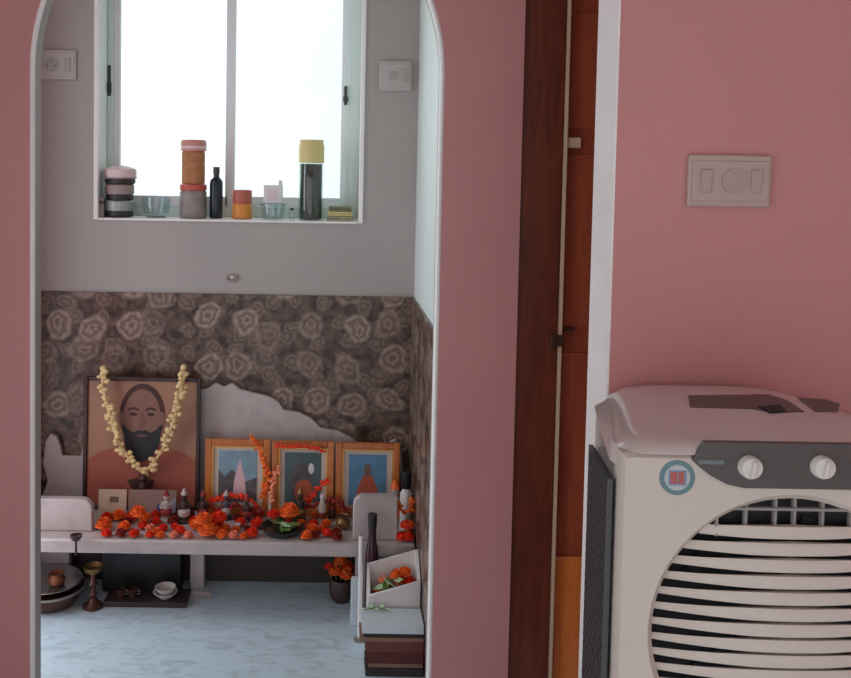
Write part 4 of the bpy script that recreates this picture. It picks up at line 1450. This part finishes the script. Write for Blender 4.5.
# stack of three containers
x, y, z = sill(119)
z1, z2, z3 = hz(119, 200), hz(119, 184), hz(119, 165)
def tin(name, label, loc, r, h, mb, ml, lidf=.35, dome=0, rim=None):
    t = thing(name, label, 'container', loc)
    hb = h * (1 - lidf)
    MB().lathe([(r * .86, 0), (r * .93, .003), (r * .95, hb * .5), (r * .92, hb)], seg=30).build('body', mb, t)
    MB().lathe([(r * .98, hb + .0002), (r, hb + .003), (r, h - .004 - dome), (r * .9, h - dome), (r * .45, h - dome * .3), (0, h)], seg=30).build('lid', ml, t)
    if rim:
        MB().tube([(r * .99 * math.cos(q), r * .99 * math.sin(q), hb + .003) for q in [2 * PI * i / 30 for i in range(30)]], .003, 6, True).build('rim', rim, t)
    return t
tin('round_tin', 'grey tin with dark base, the bottom one of the stack on the sill', (x, y, z), wpx(15), z1 - .0005, K['tin_dark'], K['tin_grey'], .62)
tin('round_tin', 'mauve tin, the middle one of the stack on the sill', (x + .002, y, z + z1), wpx(14.5), z2 - z1 - .0005, K['tin_dark'], K['tin_mauve'], .62)
tin('round_tin', 'domed pale pink lidded tin topping the stack on the sill', (x + .004, y, z + z2), wpx(16), z3 - z2, K['tin_dark'], K['tin_pink'], .72, .012, K['tin_mauve'])
x, y, z = sill(100.5, 3.225)
t = thing('dark_box', 'small narrow dark box standing at the window edge of the sill', 'box', (x + .003, 3.225, z))
MB().box(-.010, .010, -.011, .011, 0, hz(100, 197, 3.225)).build('carton', K['jar_grey'], t, bevel=.001)
MB().box(-.0104, .0104, -.0115, .0115, hz(100, 204, 3.225), hz(100, 201, 3.225)).build('band', K['tin_dark'], t)
# glass bowl
x, y, z = sill(156)
t = thing('glass_bowl', 'clear glass bowl beside the tin stack on the sill', 'bowl', (x, y, z))
h_ = hz(156, 197)
r_ = wpx(15)
MB().lathe([(r_ * .6, 0), (r_ * .85, h_ * .2), (r_, h_ * .75), (r_ * .96, h_), (r_ * .9, h_), (r_ * .92, h_ * .74), (r_ * .78, h_ * .22), (0, h_ * .12)], seg=32).build('bowl', K['clear_glass'], t)
MB().lathe([(r_ * .62, -.0), (r_ * .70, h_ * .10), (0, h_ * .11)], seg=28).build('base', K['tin_grey'], t)
# two stacked jars
x, y, z = sill(193)
h1, h2_ = hz(193, 184), hz(193, 140)
t = thing('storage_jar', 'squat grey rose jar with red lid under the tall spice jar on the sill', 'jar', (x, y, z))
r_ = wpx(13.5)
MB().lathe([(r_ * .95, 0), (r_, .004), (r_, h1 - .030), (r_ * .9, h1 - .022)], seg=30).build('body', K['jar_grey'], t)
MB().lathe([(r_ * .98, h1 - .0225), (r_ * 1.0, h1 - .018), (r_, h1 - .004), (r_ * .9, h1 - .0005)], seg=30).build('lid', K['red_lid'], t)
t = thing('storage_jar', 'tall brown spice jar with salmon lid stacked on the grey rose jar', 'jar', (x + .0, y, z + h1))
r_ = wpx(11.5)
H_ = h2_ - h1
MB().lathe([(r_ * .93, 0), (r_, .004), (r_, H_ * .42), (r_ * .96, H_ * .45), (r_, H_ * .48), (r_, H_ * .70), (r_ * .9, H_ * .76)], seg=30).build('body', K['spice'], t)
MB().lathe([(r_ * 1.1, H_ * .745), (r_ * 1.12, H_ * .77), (r_ * 1.12, H_ * .96), (r_ * 1.0, H_)], seg=30).build('lid', K['salmon'], t)
MB().lathe([(r_ * 1.13, H_ * .80), (r_ * 1.13, H_ * .86)], seg=30).build('lid_band', K['tin_pink'], t)
# dark bottle
x, y, z = sill(216)
t = thing('dark_bottle', 'slim blue-black bottle by the centre bar of the window on the sill', 'bottle', (x, y, z))
r_ = wpx(6.6)
H_ = hz(216, 167)
MB().lathe([(r_ * .9, 0), (r_, .004), (r_, H_ * .68), (r_ * .9, H_ * .74), (r_ * .45, H_ * .80), (r_ * .42, H_ * .86)], seg=22).build('glass', K['navy'], t)
MB().lathe([(r_ * .5, H_ * .855), (r_ * .5, H_), (0, H_)], seg=16).build('cap', K['latch'], t)
# amber jar
x, y, z = sill(242)
t = thing('small_jar', 'small amber jar with rust red lid on the sill', 'jar', (x, y, z))
r_ = wpx(10)
H_ = hz(242, 190)
MB().lathe([(r_ * .9, 0), (r_ * .98, .004), (r_ * .98, H_ * .48), (r_ * .85, H_ * .55)], seg=26).build('body', K['amber'], t)
MB().lathe([(r_ * .97, H_ * .54), (r_ * .98, H_ * .58), (r_ * .98, H_ * .97), (r_ * .9, H_)], seg=26).build('lid', K['rust_lid'], t)
# clear plastic tub with a jug behind
x, y, z = sill(273, 3.262)
t = thing('clear_tub', 'clear plastic tub beside the amber jar on the sill', 'tub', (x, y, z))
r_ = wpx(13)
H_ = hz(273, 204)
MB().lathe([(r_ * .8, 0), (r_, H_), (r_ * .95, H_), (r_ * .76, .004), (0, .004)], seg=28).build('tub', K['clear_glass'], t)
MB().lathe([(r_ * 1.03, H_ * .93), (r_ * 1.03, H_ + .002), (r_ * .97, H_ + .002)], seg=28).build('rim', K['jar_glass'], t)
t = thing('white_box', 'small white carton with raised flap resting on the clear tub', 'carton', (x + .006, y, z + H_ + .003))
w_ = wpx(11)
H2 = hz(278, 186) - H_
MB().box(-w_, w_ * .7, -.02, .02, 0, H2).build('carton', K['white_pl'], t, bevel=.002)
MB().box(w_ * .35, w_ * .68, -.019, -.015, H2, H2 + .018).build('flap', K['white_pl'], t)
MB().box(-w_ * .6, w_ * .2, -.021, -.0201, H2 * .2, H2 * .75).build('print', K['tin_pink'], t)
x, y, z = sill(292, 3.248)
t = thing('small_vial', 'tiny grey vial tucked beside the tall yellow-lidded jar', 'vial', (x + .000, y - .018, z))
MB().lathe([(.009, 0), (.010, .003), (.010, .026), (.005, .032), (.005, .036)], seg=16).build('glass', K['jar_glass'], t)
MB().lathe([(.0062, .035), (.0062, .044), (0, .044)], seg=14).build('cap', K['tin_dark'], t)
# tall jar
x, y, z = sill(310.5)
t = thing('tall_jar', 'tall glass jar of dark contents with pale yellow lid on the sill', 'jar', (x, y, z))
r_ = wpx(12.3)
H_ = hz(310, 140)
hl = hz(310, 163)
MB().lathe([(r_ * .95, 0), (r_, .004), (r_, hl - .006), (r_ * .95, hl)], seg=30).build('glass', K['jar_glass'], t)
MB().lathe([(r_ * .86, .004), (r_ * .88, .008), (r_ * .88, hl - .004)], seg=28).build('contents', K['dark_seed'], t)
MB().lathe([(r_ * 1.02, hl + .0003), (r_ * 1.05, hl + .003), (r_ * 1.05, H_ * .93), (r_ * .98, H_ * .95), (r_ * .98, H_)], seg=30).build('lid', K['yellow_lid'], t)
# folded cloths
x, y, z = sill(340, 3.27)
xc = min(x, win_x1 - .062)
for k, (mk, lab) in enumerate((('olive', 'olive folded cloth, lowest of the flat pile at the sill end'), ('yellow_lid', 'pale yellow folded cloth inside the flat pile at the sill end'), ('olive_dk', 'dark olive folded cloth topping the flat pile at the sill end'))):
    hh_ = .016
    o = thing('folded_cloth', lab, 'cloth', (xc, 3.27, z + k * .0175), .08 * (k - 1))
    pts = []
    MB().box(-.046 + .003 * k, .046 - .003 * k, -.035, .035, 0, hh_ * .45).build('fold', K[mk], o, bevel=.003)
    MB().box(-.045 + .003 * k, .045 - .004 * k, -.034, .035, hh_ * .5, hh_).build('fold', K[mk], o, bevel=.003)

# ------------------------------------------------------------------ light: the sky through the openings, with an added lamp
wd = bpy.data.worlds.new('sky')
S.world = wd
wd.use_nodes = True
nt = wd.node_tree
bg = nt.nodes['Background']
bg.inputs['Color'].default_value = (.93, .97, 1.0, 1)
bg.inputs['Strength'].default_value = 1.0
# a hazy sky that is brighter on the sun's side
tcw = nt.nodes.new('ShaderNodeTexCoord')
dt = nt.nodes.new('ShaderNodeVectorMath')
dt.operation = 'DOT_PRODUCT'
dt.inputs[1].default_value = Vector((-.94, .1, .33)).normalized()
nt.links.new(tcw.outputs['Generated'], dt.inputs[0])
mr = nt.nodes.new('ShaderNodeMapRange')
mr.inputs['From Min'].default_value = -.1
mr.inputs['From Max'].default_value = 1
mr.inputs['To Min'].default_value = .86
mr.inputs['To Max'].default_value = 3.0
nt.links.new(dt.outputs['Value'], mr.inputs['Value'])
nt.links.new(mr.outputs['Result'], bg.inputs['Strength'])


def portal(name, loc, rot, sx, sy):
    l = bpy.data.lights.new(name, 'AREA')
    l.shape = 'RECTANGLE'
    l.size, l.size_y = sx, sy
    l.cycles.is_portal = True
    o = bpy.data.objects.new(name, l)
    C.objects.link(o)
    o.location = loc
    o.rotation_euler = rot
    return o


portal('portal_window', ((win_x0 + win_x1) / 2, YB + .235, (sill_z + win_z1) / 2), (-PI / 2, 0, 0), win_x1 - win_x0, win_z1 - sill_z)
portal('portal_side', (xl - .125, (wy0 + wy1) / 2, (wz0 + wz1) / 2), (0, -PI / 2, 0), wz1 - wz0, wy1 - wy0)
portal('portal_balcony', (XL - .105, (by0 + by1) / 2, bz1 / 2), (0, -PI / 2, 0), bz1, by1 - by0)
portal('portal_rear', ((rx0 + rx1) / 2, YF - .105, rz1 / 2), (PI / 2, 0, 0), rx1 - rx0, rz1)

def added_daylight(name, loc, rot, sx, sy, power, col):
    l = bpy.data.lights.new(name, 'AREA')
    l.shape = 'RECTANGLE'
    l.size, l.size_y = sx, sy
    l.energy = power
    l.color = col
    o = bpy.data.objects.new(name, l)
    C.objects.link(o)
    o.location = loc
    o.rotation_euler = rot
    return o


sl = bpy.data.lights.new('sun', 'SUN')
sl.energy = 2.6
sl.angle = .05
sl.color = (1, .94, .86)
so = bpy.data.objects.new('sun', sl)
C.objects.link(so)
so.rotation_euler = (math.radians(54.5), 0, 0)      # through the rear opening onto the front floor
added_daylight('added_daylight_alcove_doorway', (xl - .10, (wy0 + wy1) / 2, wz1 / 2), (0, -PI / 2, 0), wz1 - .1, wy1 - wy0 - .04, 8, (.72, .9, 1.0))  # area lamp added in the doorway to lift the bluish light inside

S.view_settings.view_transform = 'Standard'
S.view_settings.look = 'None'
S.view_settings.gamma = 1
S.view_settings.use_curve_mapping = False
S.view_settings.exposure = 0.0
S.render.film_transparent = False
S.cycles.max_bounces = 8
S.cycles.diffuse_bounces = 5
S.cycles.transparent_max_bounces = 12
S.cycles.use_denoising = True
S.cycles.caustics_reflective = False
S.cycles.caustics_refractive = False
